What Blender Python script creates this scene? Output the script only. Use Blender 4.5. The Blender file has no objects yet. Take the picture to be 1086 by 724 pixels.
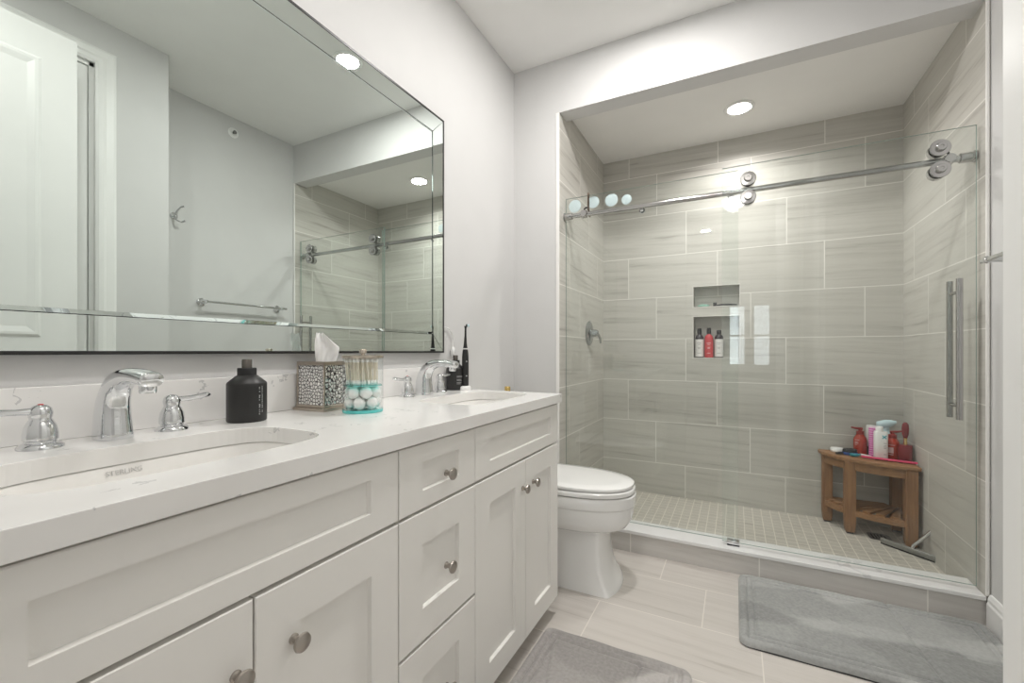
import bpy, bmesh, math, random
from mathutils import Vector, Matrix
PI = math.pi
rnd = random.Random(7)
SC = bpy.context.scene
COL = SC.collection

# ------------------------------------------------------------------ camera, world, lights, exposure
cam_d = bpy.data.cameras.new('camera')
cam_d.sensor_width = 36.0
cam_d.lens = 460.8 / 1086 * 36
cam_d.shift_y = (372.3 - 362) / 1086
cam_d.clip_start = 0.02
cam = bpy.data.objects.new('camera', cam_d)
COL.objects.link(cam)
cam.location = (0, 0, 1.075)
cam.rotation_euler = (PI / 2, 0, math.radians(27.2165))
SC.camera = cam

vs = SC.view_settings
vs.view_transform = 'Standard'
vs.look = 'None'
vs.exposure = 0.82
vs.gamma = 1.0
vs.use_curve_mapping = False

world = bpy.data.worlds.new('world')
SC.world = world
world.use_nodes = True
wb = world.node_tree.nodes['Background']
wb.inputs[0].default_value = (0.80, 0.90, 1.0, 1)
wb.inputs[1].default_value = 1.0

SC.cycles.max_bounces = 14
SC.cycles.diffuse_bounces = 8
SC.cycles.glossy_bounces = 8
SC.cycles.transparent_max_bounces = 24
SC.cycles.caustics_reflective = True
SC.cycles.blur_glossy = 0.6
SC.cycles.caustics_refractive = False
SC.cycles.sample_clamp_indirect = 4.0
SC.cycles.use_denoising = True


def area(name, loc, rot, sx, sy, power, color=(1, 1, 1), shape='RECTANGLE'):
    d = bpy.data.lights.new(name, 'AREA')
    d.shape = shape
    d.size = sx
    if shape in ('RECTANGLE', 'ELLIPSE'):
        d.size_y = sy
    d.energy = power
    d.color = color
    o = bpy.data.objects.new(name, d)
    COL.objects.link(o)
    o.location = loc
    o.rotation_euler = rot
    return o


# daylight coming in through the two windows at the camera's end of the room (lamps stand outside the panes)
area('daylight_end_window', (0.15, -2.85, 1.42), (PI / 2, 0, 0), 0.9, 1.2, 6, (0.93, 0.97, 1.0))
CAN_POWER = 10.5
SHOWER_POWER = 5.4
WARM = (1.0, 0.975, 0.945)

# ------------------------------------------------------------------ materials


def new_mat(name):
    m = bpy.data.materials.new(name)
    m.use_nodes = True
    return m, m.node_tree.nodes, m.node_tree.links, m.node_tree.nodes['Principled BSDF']


def pmat(name, col, rough=0.5, metal=0.0, coat=0.0, bump=0.0, bscale=200, spec=None, trans=0.0, sss=0.0):
    m, N, L, p = new_mat(name)
    p.inputs['Base Color'].default_value = (*col, 1)
    p.inputs['Roughness'].default_value = rough
    p.inputs['Metallic'].default_value = metal
    p.inputs['Coat Weight'].default_value = coat
    p.inputs['Coat Roughness'].default_value = 0.05
    if spec is not None:
        p.inputs['Specular IOR Level'].default_value = spec
    if trans:
        p.inputs['Transmission Weight'].default_value = trans
    tc = N.new('ShaderNodeTexCoord')
    nz = N.new('ShaderNodeTexNoise')
    nz.inputs['Scale'].default_value = bscale
    L.new(tc.outputs['Object'], nz.inputs['Vector'])
    # a little uneven colour so that no surface is perfectly flat
    n2 = N.new('ShaderNodeTexNoise')
    n2.inputs['Scale'].default_value = 6
    L.new(tc.outputs['Object'], n2.inputs['Vector'])
    mx = N.new('ShaderNodeMixRGB')
    mx.inputs[1].default_value = (*[c * 0.97 for c in col], 1)
    mx.inputs[2].default_value = (*[min(1, c * 1.02) for c in col], 1)
    L.new(n2.outputs['Fac'], mx.inputs[0])
    L.new(mx.outputs[0], p.inputs['Base Color'])
    if bump:
        b = N.new('ShaderNodeBump')
        b.inputs['Strength'].default_value = bump
        b.inputs['Distance'].default_value = 0.002
        L.new(nz.outputs['Fac'], b.inputs['Height'])
        L.new(b.outputs[0], p.inputs['Normal'])
    return m


def math_node(N, L, op, a, b=None):
    n = N.new('ShaderNodeMath')
    n.operation = op
    for i, v in enumerate((a, b)):
        if v is None:
            continue
        if isinstance(v, (int, float)):
            n.inputs[i].default_value = v
        else:
            L.new(v, n.inputs[i])
    return n.outputs[0]


def tile_mat(name, ua, va, w, h, u0, v0, shift, grout, dark, light, gcol, rough=0.42, sgn=1, streak=30.0):
    """large format stone-look tiles laid in a stepped bond; ua / va are world axes"""
    m, N, L, p = new_mat(name)
    M = lambda op, a, b=None: math_node(N, L, op, a, b)
    g = N.new('ShaderNodeNewGeometry')
    sp = N.new('ShaderNodeSeparateXYZ')
    L.new(g.outputs['Position'], sp.inputs[0])
    U, V = sp.outputs[ua], sp.outputs[va]
    vv = M('DIVIDE', M('SUBTRACT', V, v0), h * sgn)
    row = M('FLOOR', vv)
    fv = M('SUBTRACT', vv, row)
    uu = M('DIVIDE', M('SUBTRACT', M('SUBTRACT', U, u0), M('MULTIPLY', row, shift)), w)
    colm = M('FLOOR', uu)
    fu = M('SUBTRACT', uu, colm)
    du = M('MULTIPLY', M('MINIMUM', fu, M('SUBTRACT', 1.0, fu)), w)
    dv = M('MULTIPLY', M('MINIMUM', fv, M('SUBTRACT', 1.0, fv)), h)
    d = M('MINIMUM', du, dv)
    mask = M('LESS_THAN', d, grout / 2)
    # per tile random
    cb = N.new('ShaderNodeCombineXYZ')
    L.new(colm, cb.inputs[0])
    L.new(row, cb.inputs[1])
    wn = N.new('ShaderNodeTexWhiteNoise')
    wn.noise_dimensions = '2D'
    L.new(cb.outputs[0], wn.inputs['Vector'])
    # streaks along the tile
    cs = N.new('ShaderNodeCombineXYZ')
    L.new(M('ADD', M('MULTIPLY', U, 1.3), M('MULTIPLY', wn.outputs['Value'], 37.0)), cs.inputs[0])
    L.new(M('ADD', M('MULTIPLY', V, streak), M('MULTIPLY', U, 1.2)), cs.inputs[1])
    L.new(M('MULTIPLY', wn.outputs['Value'], 91.0), cs.inputs[2])
    nz = N.new('ShaderNodeTexNoise')
    nz.inputs['Scale'].default_value = 1.0
    nz.inputs['Detail'].default_value = 5
    nz.inputs['Roughness'].default_value = 0.68
    nz.inputs['Distortion'].default_value = 0.35
    L.new(cs.outputs[0], nz.inputs['Vector'])
    rp = N.new('ShaderNodeValToRGB')
    e = rp.color_ramp.elements
    e[0].position, e[0].color = 0.30, (*dark, 1)
    e[1].position, e[1].color = 0.56, (*light, 1)
    mid = rp.color_ramp.elements.new(0.40)
    mid.color = (*[a * 0.3 + b * 0.7 for a, b in zip(dark, light)], 1)
    L.new(nz.outputs['Fac'], rp.inputs[0])
    tv = N.new('ShaderNodeMixRGB')
    tv.blend_type = 'MULTIPLY'
    tv.inputs[0].default_value = 1
    L.new(rp.outputs[0], tv.inputs[1])
    k = M('ADD', 0.965, M('MULTIPLY', wn.outputs['Value'], 0.06))
    cc = N.new('ShaderNodeCombineColor')
    for i in range(3):
        L.new(k, cc.inputs[i])
    L.new(cc.outputs[0], tv.inputs[2])
    mx = N.new('ShaderNodeMixRGB')
    L.new(mask, mx.inputs[0])
    L.new(tv.outputs[0], mx.inputs[1])
    mx.inputs[2].default_value = (*gcol, 1)
    L.new(mx.outputs[0], p.inputs['Base Color'])
    rr = M('ADD', rough, M('MULTIPLY', mask, 0.5))
    L.new(rr, p.inputs['Roughness'])
    p.inputs['Specular IOR Level'].default_value = 0.32
    b = N.new('ShaderNodeBump')
    b.inputs['Strength'].default_value = 0.35
    b.inputs['Distance'].default_value = 0.0015
    L.new(M('MINIMUM', d, grout), b.inputs['Height'])
    L.new(b.outputs[0], p.inputs['Normal'])
    return m


def thin_glass(name, tint, rough=0.0, f0=0.045):
    m, N, L, p = new_mat(name)
    N.remove(p)
    out = N['Material Output']
    tr = N.new('ShaderNodeBsdfTransparent')
    tr.inputs[0].default_value = (*tint, 1)
    gl = N.new('ShaderNodeBsdfGlossy')
    gl.inputs['Roughness'].default_value = rough
    lw = N.new('ShaderNodeLayerWeight')
    lw.inputs[0].default_value = 0.5
    pw = math_node(N, L, 'POWER', lw.outputs['Facing'], 5.0)
    fac = math_node(N, L, 'ADD', math_node(N, L, 'MULTIPLY', pw, 1 - f0), f0)
    mx = N.new('ShaderNodeMixShader')
    L.new(fac, mx.inputs[0])
    L.new(tr.outputs[0], mx.inputs[1])
    L.new(gl.outputs[0], mx.inputs[2])
    L.new(mx.outputs[0], out.inputs[0])
    return m


def frosted(name, col, opac=0.6, rough=0.3):
    m, N, L, p = new_mat(name)
    p.inputs['Base Color'].default_value = (*col, 1)
    p.inputs['Roughness'].default_value = rough
    p.inputs['Alpha'].default_value = opac
    return m


def emis(name, col, strength):
    m, N, L, p = new_mat(name)
    p.inputs['Base Color'].default_value = (*col, 1)
    p.inputs['Emission Color'].default_value = (*col, 1)
    p.inputs['Emission Strength'].default_value = strength
    return m


def quartz_mat(name, base, vein, scale=9.0, width=0.012, dens=0.62):
    m, N, L, p = new_mat(name)
    M = lambda op, a, b=None: math_node(N, L, op, a, b)
    tc = N.new('ShaderNodeTexCoord')
    n1 = N.new('ShaderNodeTexNoise')
    n1.inputs['Scale'].default_value = scale
    n1.inputs['Detail'].default_value = 4
    n1.inputs['Distortion'].default_value = 0.6
    n2 = N.new('ShaderNodeTexNoise')
    n2.inputs['Scale'].default_value = scale * 0.62
    n2.inputs['Detail'].default_value = 1
    for n in (n1, n2):
        L.new(tc.outputs['Object'], n.inputs['Vector'])
    ridge = M('LESS_THAN', M('ABSOLUTE', M('SUBTRACT', n1.outputs['Fac'], 0.5)), width)
    msk = M('GREATER_THAN', n2.outputs['Fac'], dens)
    fac = M('MULTIPLY', M('MULTIPLY', ridge, msk), 0.55)
    mx = N.new('ShaderNodeMixRGB')
    mx.inputs[1].default_value = (*base, 1)
    mx.inputs[2].default_value = (*vein, 1)
    L.new(fac, mx.inputs[0])
    n3 = N.new('ShaderNodeTexNoise')
    n3.inputs['Scale'].default_value = 5
    n3.inputs['Detail'].default_value = 3
    L.new(tc.outputs['Object'], n3.inputs['Vector'])
    m2 = N.new('ShaderNodeMixRGB')
    m2.blend_type = 'MULTIPLY'
    m2.inputs[0].default_value = 1
    rp = N.new('ShaderNodeValToRGB')
    rp.color_ramp.elements[0].color = (0.94, 0.935, 0.93, 1)
    rp.color_ramp.elements[1].color = (1, 1, 1, 1)
    rp.color_ramp.elements[0].position = 0.3
    rp.color_ramp.elements[1].position = 0.6
    L.new(n3.outputs['Fac'], rp.inputs[0])
    L.new(mx.outputs[0], m2.inputs[1])
    L.new(rp.outputs[0], m2.inputs[2])
    L.new(m2.outputs[0], p.inputs['Base Color'])
    p.inputs['Roughness'].default_value = 0.16
    return m


def wood_mat(name, c1, c2, axis=2, scale=14):
    m, N, L, p = new_mat(name)
    tc = N.new('ShaderNodeTexCoord')
    mp = N.new('ShaderNodeMapping')
    s = [scale * 6] * 3
    s[axis] = scale * 0.5
    mp.inputs['Scale'].default_value = s
    L.new(tc.outputs['Object'], mp.inputs[0])
    nz = N.new('ShaderNodeTexNoise')
    nz.inputs['Scale'].default_value = 1
    nz.inputs['Detail'].default_value = 4
    L.new(mp.outputs[0], nz.inputs['Vector'])
    rp = N.new('ShaderNodeValToRGB')
    rp.color_ramp.elements[0].position = 0.3
    rp.color_ramp.elements[0].color = (*c1, 1)
    rp.color_ramp.elements[1].position = 0.7
    rp.color_ramp.elements[1].color = (*c2, 1)
    L.new(nz.outputs['Fac'], rp.inputs[0])
    L.new(rp.outputs[0], p.inputs['Base Color'])
    p.inputs['Roughness'].default_value = 0.5
    return m


def plush_mat(name, c1, c2, rot=0.3):
    """brushed pile: the light and dark of differently lying nap painted as colour patches"""
    m, N, L, p = new_mat(name)
    tc = N.new('ShaderNodeTexCoord')
    mp = N.new('ShaderNodeMapping')
    mp.inputs['Scale'].default_value = (3.2, 5.5, 1)
    mp.inputs['Rotation'].default_value = (0, 0, rot)
    L.new(tc.outputs['Object'], mp.inputs[0])
    n0 = N.new('ShaderNodeTexNoise')
    n0.inputs['Scale'].default_value = 1.4
    L.new(mp.outputs[0], n0.inputs['Vector'])
    ad = N.new('ShaderNodeMixRGB')
    ad.blend_type = 'ADD'
    ad.inputs[0].default_value = 0.55
    L.new(mp.outputs[0], ad.inputs[1])
    L.new(n0.outputs['Color'], ad.inputs[2])
    vo = N.new('ShaderNodeTexVoronoi')
    vo.feature = 'SMOOTH_F1'
    vo.inputs['Smoothness'].default_value = 0.25
    vo.inputs['Scale'].default_value = 1.1
    L.new(ad.outputs[0], vo.inputs['Vector'])
    sp = N.new('ShaderNodeSeparateColor')
    L.new(vo.outputs['Color'], sp.inputs[0])
    fine = N.new('ShaderNodeTexNoise')
    fine.inputs['Scale'].default_value = 90
    fine.inputs['Detail'].default_value = 3
    L.new(tc.outputs['Object'], fine.inputs['Vector'])
    fac = math_node(N, L, 'ADD', math_node(N, L, 'MULTIPLY', sp.outputs[0], 0.68), math_node(N, L, 'MULTIPLY', fine.outputs['Fac'], 0.5))
    mx = N.new('ShaderNodeMixRGB')  # patch tone stands in for light catching the brushed nap
    mx.inputs[1].default_value = (*c1, 1)
    mx.inputs[2].default_value = (*c2, 1)
    L.new(fac, mx.inputs[0])
    L.new(mx.outputs[0], p.inputs['Base Color'])
    p.inputs['Roughness'].default_value = 0.95
    p.inputs['Sheen Weight'].default_value = 0.35
    p.inputs['Sheen Roughness'].default_value = 0.4
    b = N.new('ShaderNodeBump')
    b.inputs['Strength'].default_value = 0.5
    b.inputs['Distance'].default_value = 0.003
    L.new(fine.outputs['Fac'], b.inputs['Height'])
    L.new(b.outputs[0], p.inputs['Normal'])
    return m


def mosaic_mat(name):
    """small irregular mirror chips set in dark mortar (each side of the box)"""
    m, N, L, p = new_mat(name)
    tc = N.new('ShaderNodeTexCoord')
    vo = N.new('ShaderNodeTexVoronoi')
    vo.feature = 'DISTANCE_TO_EDGE'
    vo.inputs['Scale'].default_value = 105
    vo.inputs['Randomness'].default_value = 0.75
    L.new(tc.outputs['Object'], vo.inputs['Vector'])
    v2 = N.new('ShaderNodeTexVoronoi')
    v2.inputs['Scale'].default_value = 105
    v2.inputs['Randomness'].default_value = 0.75
    L.new(tc.outputs['Object'], v2.inputs['Vector'])
    lt = math_node(N, L, 'GREATER_THAN', vo.outputs['Distance'], 0.10)
    mx = N.new('ShaderNodeMixRGB')
    L.new(lt, mx.inputs[0])
    mx.inputs[1].default_value = (0.05, 0.045, 0.045, 1)
    mx.inputs[2].default_value = (0.86, 0.86, 0.84, 1)
    L.new(mx.outputs[0], p.inputs['Base Color'])
    L.new(math_node(N, L, 'MULTIPLY', lt, 0.75), p.inputs['Metallic'])
    p.inputs['Roughness'].default_value = 0.22
    b = N.new('ShaderNodeBump')
    b.inputs['Strength'].default_value = 0.6
    b.inputs['Distance'].default_value = 0.002
    L.new(v2.outputs['Distance'], b.inputs['Height'])
    L.new(b.outputs[0], p.inputs['Normal'])
    return m


TD, TL, TG = (0.36, 0.342, 0.312), (0.55, 0.535, 0.495), (0.78, 0.76, 0.72)
TILE_H, TILE_W = 0.3005, 0.603
M_ = {}
M_['wall'] = pmat('painted_wall', (0.625, 0.622, 0.618), 0.6, bump=0.05)
M_['ceiling'] = pmat('painted_ceiling', (0.85, 0.845, 0.83), 0.8)
M_['trim'] = pmat('white_trim_paint', (0.82, 0.82, 0.81), 0.35)
M_['cabinet'] = pmat('white_cabinet_paint', (0.82, 0.805, 0.775), 0.38)
M_['tile_back'] = tile_mat('shower_tile_back', 0, 2, TILE_W, TILE_H, -0.51, 2.366, 0.2, 0.0045, TD, TL, TG, sgn=-1)
M_['tile_left'] = tile_mat('shower_tile_left', 1, 2, TILE_W, TILE_H, 2.13, 2.366, 0.2, 0.0045, TD, TL, TG, sgn=-1)
M_['tile_right'] = tile_mat('shower_tile_right', 1, 2, TILE_W, TILE_H, 2.325, 2.366, -0.2, 0.0045, TD, TL, TG, sgn=-1)
M_['tile_floor'] = tile_mat('floor_tile', 0, 1, TILE_W, 0.30, -0.52, 1.54, -0.2, 0.004, (0.47, 0.435, 0.40), (0.60, 0.565, 0.53), (0.74, 0.70, 0.65), rough=0.33)
M_['tile_curb'] = tile_mat('curb_tile', 0, 2, 0.6, 0.4, -0.5, -0.2, 0.0, 0.005, (0.44, 0.42, 0.395), (0.60, 0.58, 0.555), TG)
M_['mosaic_floor'] = tile_mat('shower_mosaic', 0, 1, 0.0503, 0.0503, -0.657, 2.5, 0.0, 0.0045, (0.40, 0.37, 0.325), (0.50, 0.47, 0.42), (0.72, 0.68, 0.61), rough=0.4)
M_['marble'] = quartz_mat('curb_marble', (0.80, 0.80, 0.80), (0.62, 0.62, 0.63), 6, 0.03, 0.5)
M_['quartz'] = quartz_mat('white_quartz', (0.83, 0.82, 0.805), (0.42, 0.42, 0.43), 26, 0.024, 0.67)
M_['porcelain'] = pmat('porcelain', (0.84, 0.84, 0.83), 0.12, coat=0.5)
M_['basin'] = pmat('basin_porcelain', (0.84, 0.825, 0.80), 0.12, coat=0.4)
M_['chrome'] = pmat('chrome', (0.76, 0.77, 0.785), 0.06, metal=1)
M_['chrome_shade'] = pmat('shaded_chrome', (0.46, 0.48, 0.49), 0.12, metal=1)  # darker copy of chrome for the valve, shower shade put into the colour
M_['squeegee'] = pmat('grey_squeegee', (0.26, 0.26, 0.245), 0.45, metal=0.4)
M_['nickel'] = pmat('brushed_nickel', (0.42, 0.385, 0.35), 0.28, metal=1)
M_['rail'] = pmat('polished_steel', (0.52, 0.515, 0.51), 0.14, metal=1)
M_['black'] = pmat('matt_black', (0.013, 0.0125, 0.0125), 0.4)
M_['rubber'] = pmat('black_rubber', (0.015, 0.015, 0.016), 0.7)
M_['mirror'] = pmat('mirror_silver', (0.76, 0.82, 0.79), 0.0, metal=1)
M_['mirror_bevel'] = pmat('mirror_bevel', (0.74, 0.82, 0.81), 0.0, metal=1)
M_['glass'] = thin_glass('clear_glass', (0.966, 0.980, 0.972))
M_['glass_edge'] = pmat('green_glass_edge', (0.26, 0.34, 0.31), 0.15)
M_['jar_glass'] = thin_glass('jar_acrylic', (0.97, 0.985, 0.985), 0.02)
M_['teal'] = thin_glass('teal_acrylic', (0.55, 0.92, 0.90), 0.03, 0.06)
M_['teal_solid'] = pmat('teal_acrylic_base', (0.10, 0.62, 0.60), 0.15, coat=0.6)
M_['cotton'] = pmat('cotton', (0.88, 0.87, 0.85), 0.95, bump=0.6, bscale=150)
M_['paper'] = pmat('tissue_paper', (0.90, 0.90, 0.90), 0.9)
M_['swab'] = pmat('swab_stick', (0.86, 0.79, 0.67), 0.8)
M_['chips'] = mosaic_mat('mirror_chip_mosaic')
M_['pewter'] = pmat('pewter', (0.50, 0.44, 0.38), 0.3, metal=1)
M_['champagne'] = pmat('champagne_metal', (0.62, 0.55, 0.47), 0.25, metal=1)
M_['wood'] = wood_mat('teak', (0.21, 0.10, 0.042), (0.345, 0.18, 0.08), 2)
M_['wood_flat'] = wood_mat('teak_flat', (0.22, 0.108, 0.045), (0.355, 0.188, 0.086), 0)
M_['red'] = pmat('red_plastic', (0.40, 0.032, 0.012), 0.2, coat=0.5)
M_['dark_red'] = pmat('maroon_plastic', (0.19, 0.012, 0.018), 0.25, coat=0.4)
M_['dark_red2'] = pmat('maroon_pump', (0.26, 0.022, 0.018), 0.3)
M_['white_plastic'] = pmat('white_plastic', (0.84, 0.84, 0.83), 0.35)
M_['magenta'] = pmat('magenta_print', (0.66, 0.09, 0.42), 0.4)
M_['pink_white'] = pmat('pale_pink_plastic', (0.82, 0.60, 0.74), 0.4)
M_['pink'] = pmat('pink_plastic', (0.72, 0.07, 0.17), 0.35)
M_['pale_blue'] = pmat('pale_blue_plastic', (0.55, 0.72, 0.76), 0.35)
M_['teal_print'] = pmat('teal_print', (0.03, 0.42, 0.52), 0.4)
M_['dark_teal'] = pmat('dark_teal_plastic', (0.02, 0.24, 0.30), 0.35)
M_['blue'] = pmat('blue_plastic', (0.03, 0.09, 0.35), 0.35)
M_['dark_green'] = pmat('dark_green_plastic', (0.02, 0.05, 0.03), 0.4)
M_['gold'] = pmat('gold_metal', (0.80, 0.58, 0.22), 0.25, metal=1)
M_['yellow'] = pmat('yellow_plastic', (0.66, 0.46, 0.05), 0.4)
M_['print_grey'] = pmat('pale_print', (0.62, 0.62, 0.62), 0.5)
M_['print_faint'] = pmat('grey_print', (0.30, 0.30, 0.30), 0.5)
M_['logo_grey'] = pmat('etched_grey', (0.55, 0.54, 0.53), 0.4)
M_['mint'] = pmat('mint_plastic', (0.42, 0.72, 0.62), 0.4)
M_['label_pink'] = pmat('label_pink', (0.75, 0.55, 0.55), 0.5)
M_['red_niche'] = pmat('red_bottle', (0.55, 0.06, 0.07), 0.25, coat=0.4)
M_['cream'] = pmat('cream_label', (0.74, 0.72, 0.70), 0.5)
M_['dark_bottle'] = pmat('dark_bottle', (0.03, 0.025, 0.03), 0.3)
M_['cup'] = frosted('translucent_silicone', (0.78, 0.88, 0.93), 0.62)
M_['bronze'] = pmat('dark_bronze', (0.12, 0.09, 0.07), 0.35, metal=0.8)
M_['lens'] = emis('lamp_lens', (1.0, 0.97, 0.92), 14)
M_['bowl'] = emis('frosted_bowl', (1.0, 0.97, 0.93), 6.0)
M_['rug_bath'] = plush_mat('plush_grey', (0.17, 0.175, 0.17), (0.49, 0.495, 0.485), 0.35)
M_['rug_sink'] = plush_mat('plush_warm_grey', (0.18, 0.17, 0.163), (0.50, 0.475, 0.46), -0.6)
M_['rug_back'] = pmat('rug_backing', (0.06, 0.06, 0.062), 0.9)
M_['red_dot'] = pmat('red_index', (0.6, 0.05, 0.05), 0.3)
M_['drain'] = pmat('drain_steel', (0.25, 0.25, 0.25), 0.3, metal=1)
M_['brass'] = pmat('brass', (0.6, 0.45, 0.2), 0.3, metal=1)

# ------------------------------------------------------------------ mesh helpers


def v3(p):
    return Vector(p)


class MB:
    def __init__(self):
        self.bm = bmesh.new()
        self.mi = 0

    def _faces(self, fs):
        for f in fs:
            f.material_index = self.mi

    def box(self, x0, x1, y0, y1, z0, z1, bev=0.0, seg=2, M=None):
        r = bmesh.ops.create_cube(self.bm, size=1.0)
        vs_ = r['verts']
        for v in vs_:
            v.co = Vector(((x0 + x1) / 2 + v.co.x * (x1 - x0), (y0 + y1) / 2 + v.co.y * (y1 - y0), (z0 + z1) / 2 + v.co.z * (z1 - z0)))
        fs = {f for v in vs_ for f in v.link_faces}
        self._faces(fs)
        if bev > 0:
            es = list({e for v in vs_ for e in v.link_edges})
            r2 = bmesh.ops.bevel(self.bm, geom=es, offset=bev, segments=seg, profile=0.5, affect='EDGES')
            self._faces(r2['faces'])
            vs_ = list({v for f in r2['faces'] for v in f.verts} | {v for v in vs_ if v.is_valid})
        if M is not None:
            bmesh.ops.transform(self.bm, matrix=M, verts=[v for v in vs_ if v.is_valid])
        return self

    def loft(self, rings, cap0=True, cap1=True, closed=False, M=None):
        bv = []
        for ring in rings:
            bv.append([self.bm.verts.new(Vector(p) if M is None else M @ Vector(p)) for p in ring])
        n = len(bv[0])
        fs = []
        pairs = list(zip(bv[:-1], bv[1:]))
        if closed:
            pairs.append((bv[-1], bv[0]))
        for a, b in pairs:
            for i in range(n):
                j = (i + 1) % n
                try:
                    fs.append(self.bm.faces.new((a[i], a[j], b[j], b[i])))
                except ValueError:
                    pass
        if not closed:
            if cap0:
                fs.append(self.bm.faces.new(list(reversed(bv[0]))))
            if cap1:
                fs.append(self.bm.faces.new(bv[-1]))
        self._faces(fs)
        return self

    def lathe(self, prof, c=(0, 0, 0), n=28, M=None, sx=1.0, sy=1.0):
        c = Vector(c)
        rings = []
        for r, z in prof:
            r = max(r, 1e-4)
            rings.append([c + Vector((r * sx * math.cos(2 * PI * i / n), r * sy * math.sin(2 * PI * i / n), z)) for i in range(n)])
        return self.loft(rings, M=M)

    def tube(self, path, rad, n=10, ratio=None, up=None, M=None, sq=2.0):
        """sweep; rad number or list; ratio = list (width factor across 'up x tangent'); sq superellipse power"""
        P = [Vector(p) for p in path]
        k = len(P)
        R = rad if isinstance(rad, (list, tuple)) else [rad] * k
        W = ratio if ratio else [1.0] * k
        rings = []
        prev = None
        for i, p in enumerate(P):
            t = (P[min(i + 1, k - 1)] - P[max(i - 1, 0)]).normalized()
            if up is not None:
                a = Vector(up).cross(t)
                if a.length < 1e-6:
                    a = Vector((1, 0, 0)).cross(t)
                a.normalize()
            else:
                if prev is None:
                    q = Vector((0, 0, 1)) if abs(t.z) < 0.9 else Vector((1, 0, 0))
                    a = q.cross(t).normalized()
                else:
                    a = (prev - t * prev.dot(t)).normalized()
                prev = a
            b = t.cross(a).normalized()
            ring = []
            for j in range(n):
                th = 2 * PI * j / n
                ct, st = math.cos(th), math.sin(th)
                cx = math.copysign(abs(ct) ** (2 / sq), ct)
                sy = math.copysign(abs(st) ** (2 / sq), st)
                ring.append(p + a * (R[i] * W[i] * cx) + b * (R[i] * sy))
            rings.append(ring)
        return self.loft(rings, M=M)

    def ball(self, c, r, u=14, w=8, sc=(1, 1, 1)):
        rings = []
        for i in range(w + 1):
            a = -PI / 2 + PI * i / w
            rr = max(math.cos(a), 0.01)
            rings.append([(c[0] + r * sc[0] * rr * math.cos(2 * PI * j / u), c[1] + r * sc[1] * rr * math.sin(2 * PI * j / u), c[2] + r * sc[2] * math.sin(a)) for j in range(u)])
        return self.loft(rings)

    def plate(self, outer, holes, d0, d1, to3):
        """flat plate with holes; outer and holes are 2-D loops, to3(u,v,d) gives the 3-D point"""
        tops = []
        for d in (d0, d1):
            loops = []
            edges = []
            for lp in [outer] + holes:
                vs_ = [self.bm.verts.new(Vector(to3(u, v, d))) for u, v in lp]
                es = [self.bm.edges.new((vs_[i], vs_[(i + 1) % len(vs_)])) for i in range(len(vs_))]
                loops.append(vs_)
                edges += es
            r = bmesh.ops.triangle_fill(self.bm, edges=edges, use_beauty=True)
            self._faces([f for f in r['geom'] if isinstance(f, bmesh.types.BMFace)])
            tops.append(loops)
        fs = []
        for a, b in zip(*tops):
            for i in range(len(a)):
                j = (i + 1) % len(a)
                fs.append(self.bm.faces.new((a[i], a[j], b[j], b[i])))
        self._faces(fs)
        return self

    def build(self, name, mats, parent=None, smooth=None, loc=None, bevel=0.0):
        bmesh.ops.recalc_face_normals(self.bm, faces=self.bm.faces)
        if bevel:
            es = [e for e in self.bm.edges if len(e.link_faces) == 2 and e.calc_face_angle(0) > 0.5]
            bmesh.ops.bevel(self.bm, geom=es, offset=bevel, segments=2, profile=0.5, affect='EDGES')
        me = bpy.data.meshes.new(name)
        self.bm.to_mesh(me)
        self.bm.free()
        for m in (mats if isinstance(mats, (list, tuple)) else [mats]):
            me.materials.append(m)
        if smooth:
            for p in me.polygons:
                p.use_smooth = True
            me.set_sharp_from_angle(angle=math.radians(smooth))
        o = bpy.data.objects.new(name, me)
        COL.objects.link(o)
        if parent is not None:
            o.parent = parent
        if loc is not None:
            o.location = loc
        return o


def rect(x0, x1, y0, y1):
    return [(x0, y0), (x1, y0), (x1, y1), (x0, y1)]


def sup(cx, cy, a, b, n=4.0, k=48):
    pts = []
    for i in range(k):
        t = 2 * PI * i / k
        ct, st = math.cos(t), math.sin(t)
        pts.append((cx + a * math.copysign(abs(ct) ** (2 / n), ct), cy + b * math.copysign(abs(st) ** (2 / n), st)))
    return pts


def tag(o, label, cat, group=None):
    o['label'] = label
    o['category'] = cat
    if group:
        o['group'] = group
    return o


def thing(name, label, cat, loc=(0, 0, 0), rz=0.0, group=None):
    o = bpy.data.objects.new(name, None)
    COL.objects.link(o)
    o.location = loc
    o.rotation_euler = (0, 0, rz)
    o.empty_display_size = 0.05
    return tag(o, label, cat, group)


def struct(o):
    o['kind'] = 'structure'
    return o


def dup(root, loc, label, rz=None, group=None):
    r = root.copy()
    COL.objects.link(r)
    r.location = loc
    if rz is not None:
        r.rotation_euler = (0, 0, rz)
    r['label'] = label
    if group:
        r['group'] = group
    for ch in list(root.children):
        c = ch.copy()
        COL.objects.link(c)
        c.parent = r
        for g in ch.children:
            d = g.copy()
            COL.objects.link(d)
            d.parent = c
    return r


def text(name, body, size, loc, rot, mat, parent, ext=0.0003, align='CENTER'):
    c = bpy.data.curves.new(name, 'FONT')
    c.body = body
    c.size = size
    c.extrude = ext
    c.align_x = align
    c.align_y = 'CENTER'
    tmp = bpy.data.objects.new(name + '_outline', c)
    COL.objects.link(tmp)
    bpy.context.view_layer.update()
    me = bpy.data.meshes.new_from_object(tmp.evaluated_get(bpy.context.evaluated_depsgraph_get()))
    bpy.data.objects.remove(tmp)
    me.name = name
    me.materials.clear()
    me.materials.append(mat)
    o = bpy.data.objects.new(name, me)
    COL.objects.link(o)
    o.parent = parent
    o.location = loc
    o.rotation_euler = rot
    return o


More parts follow.
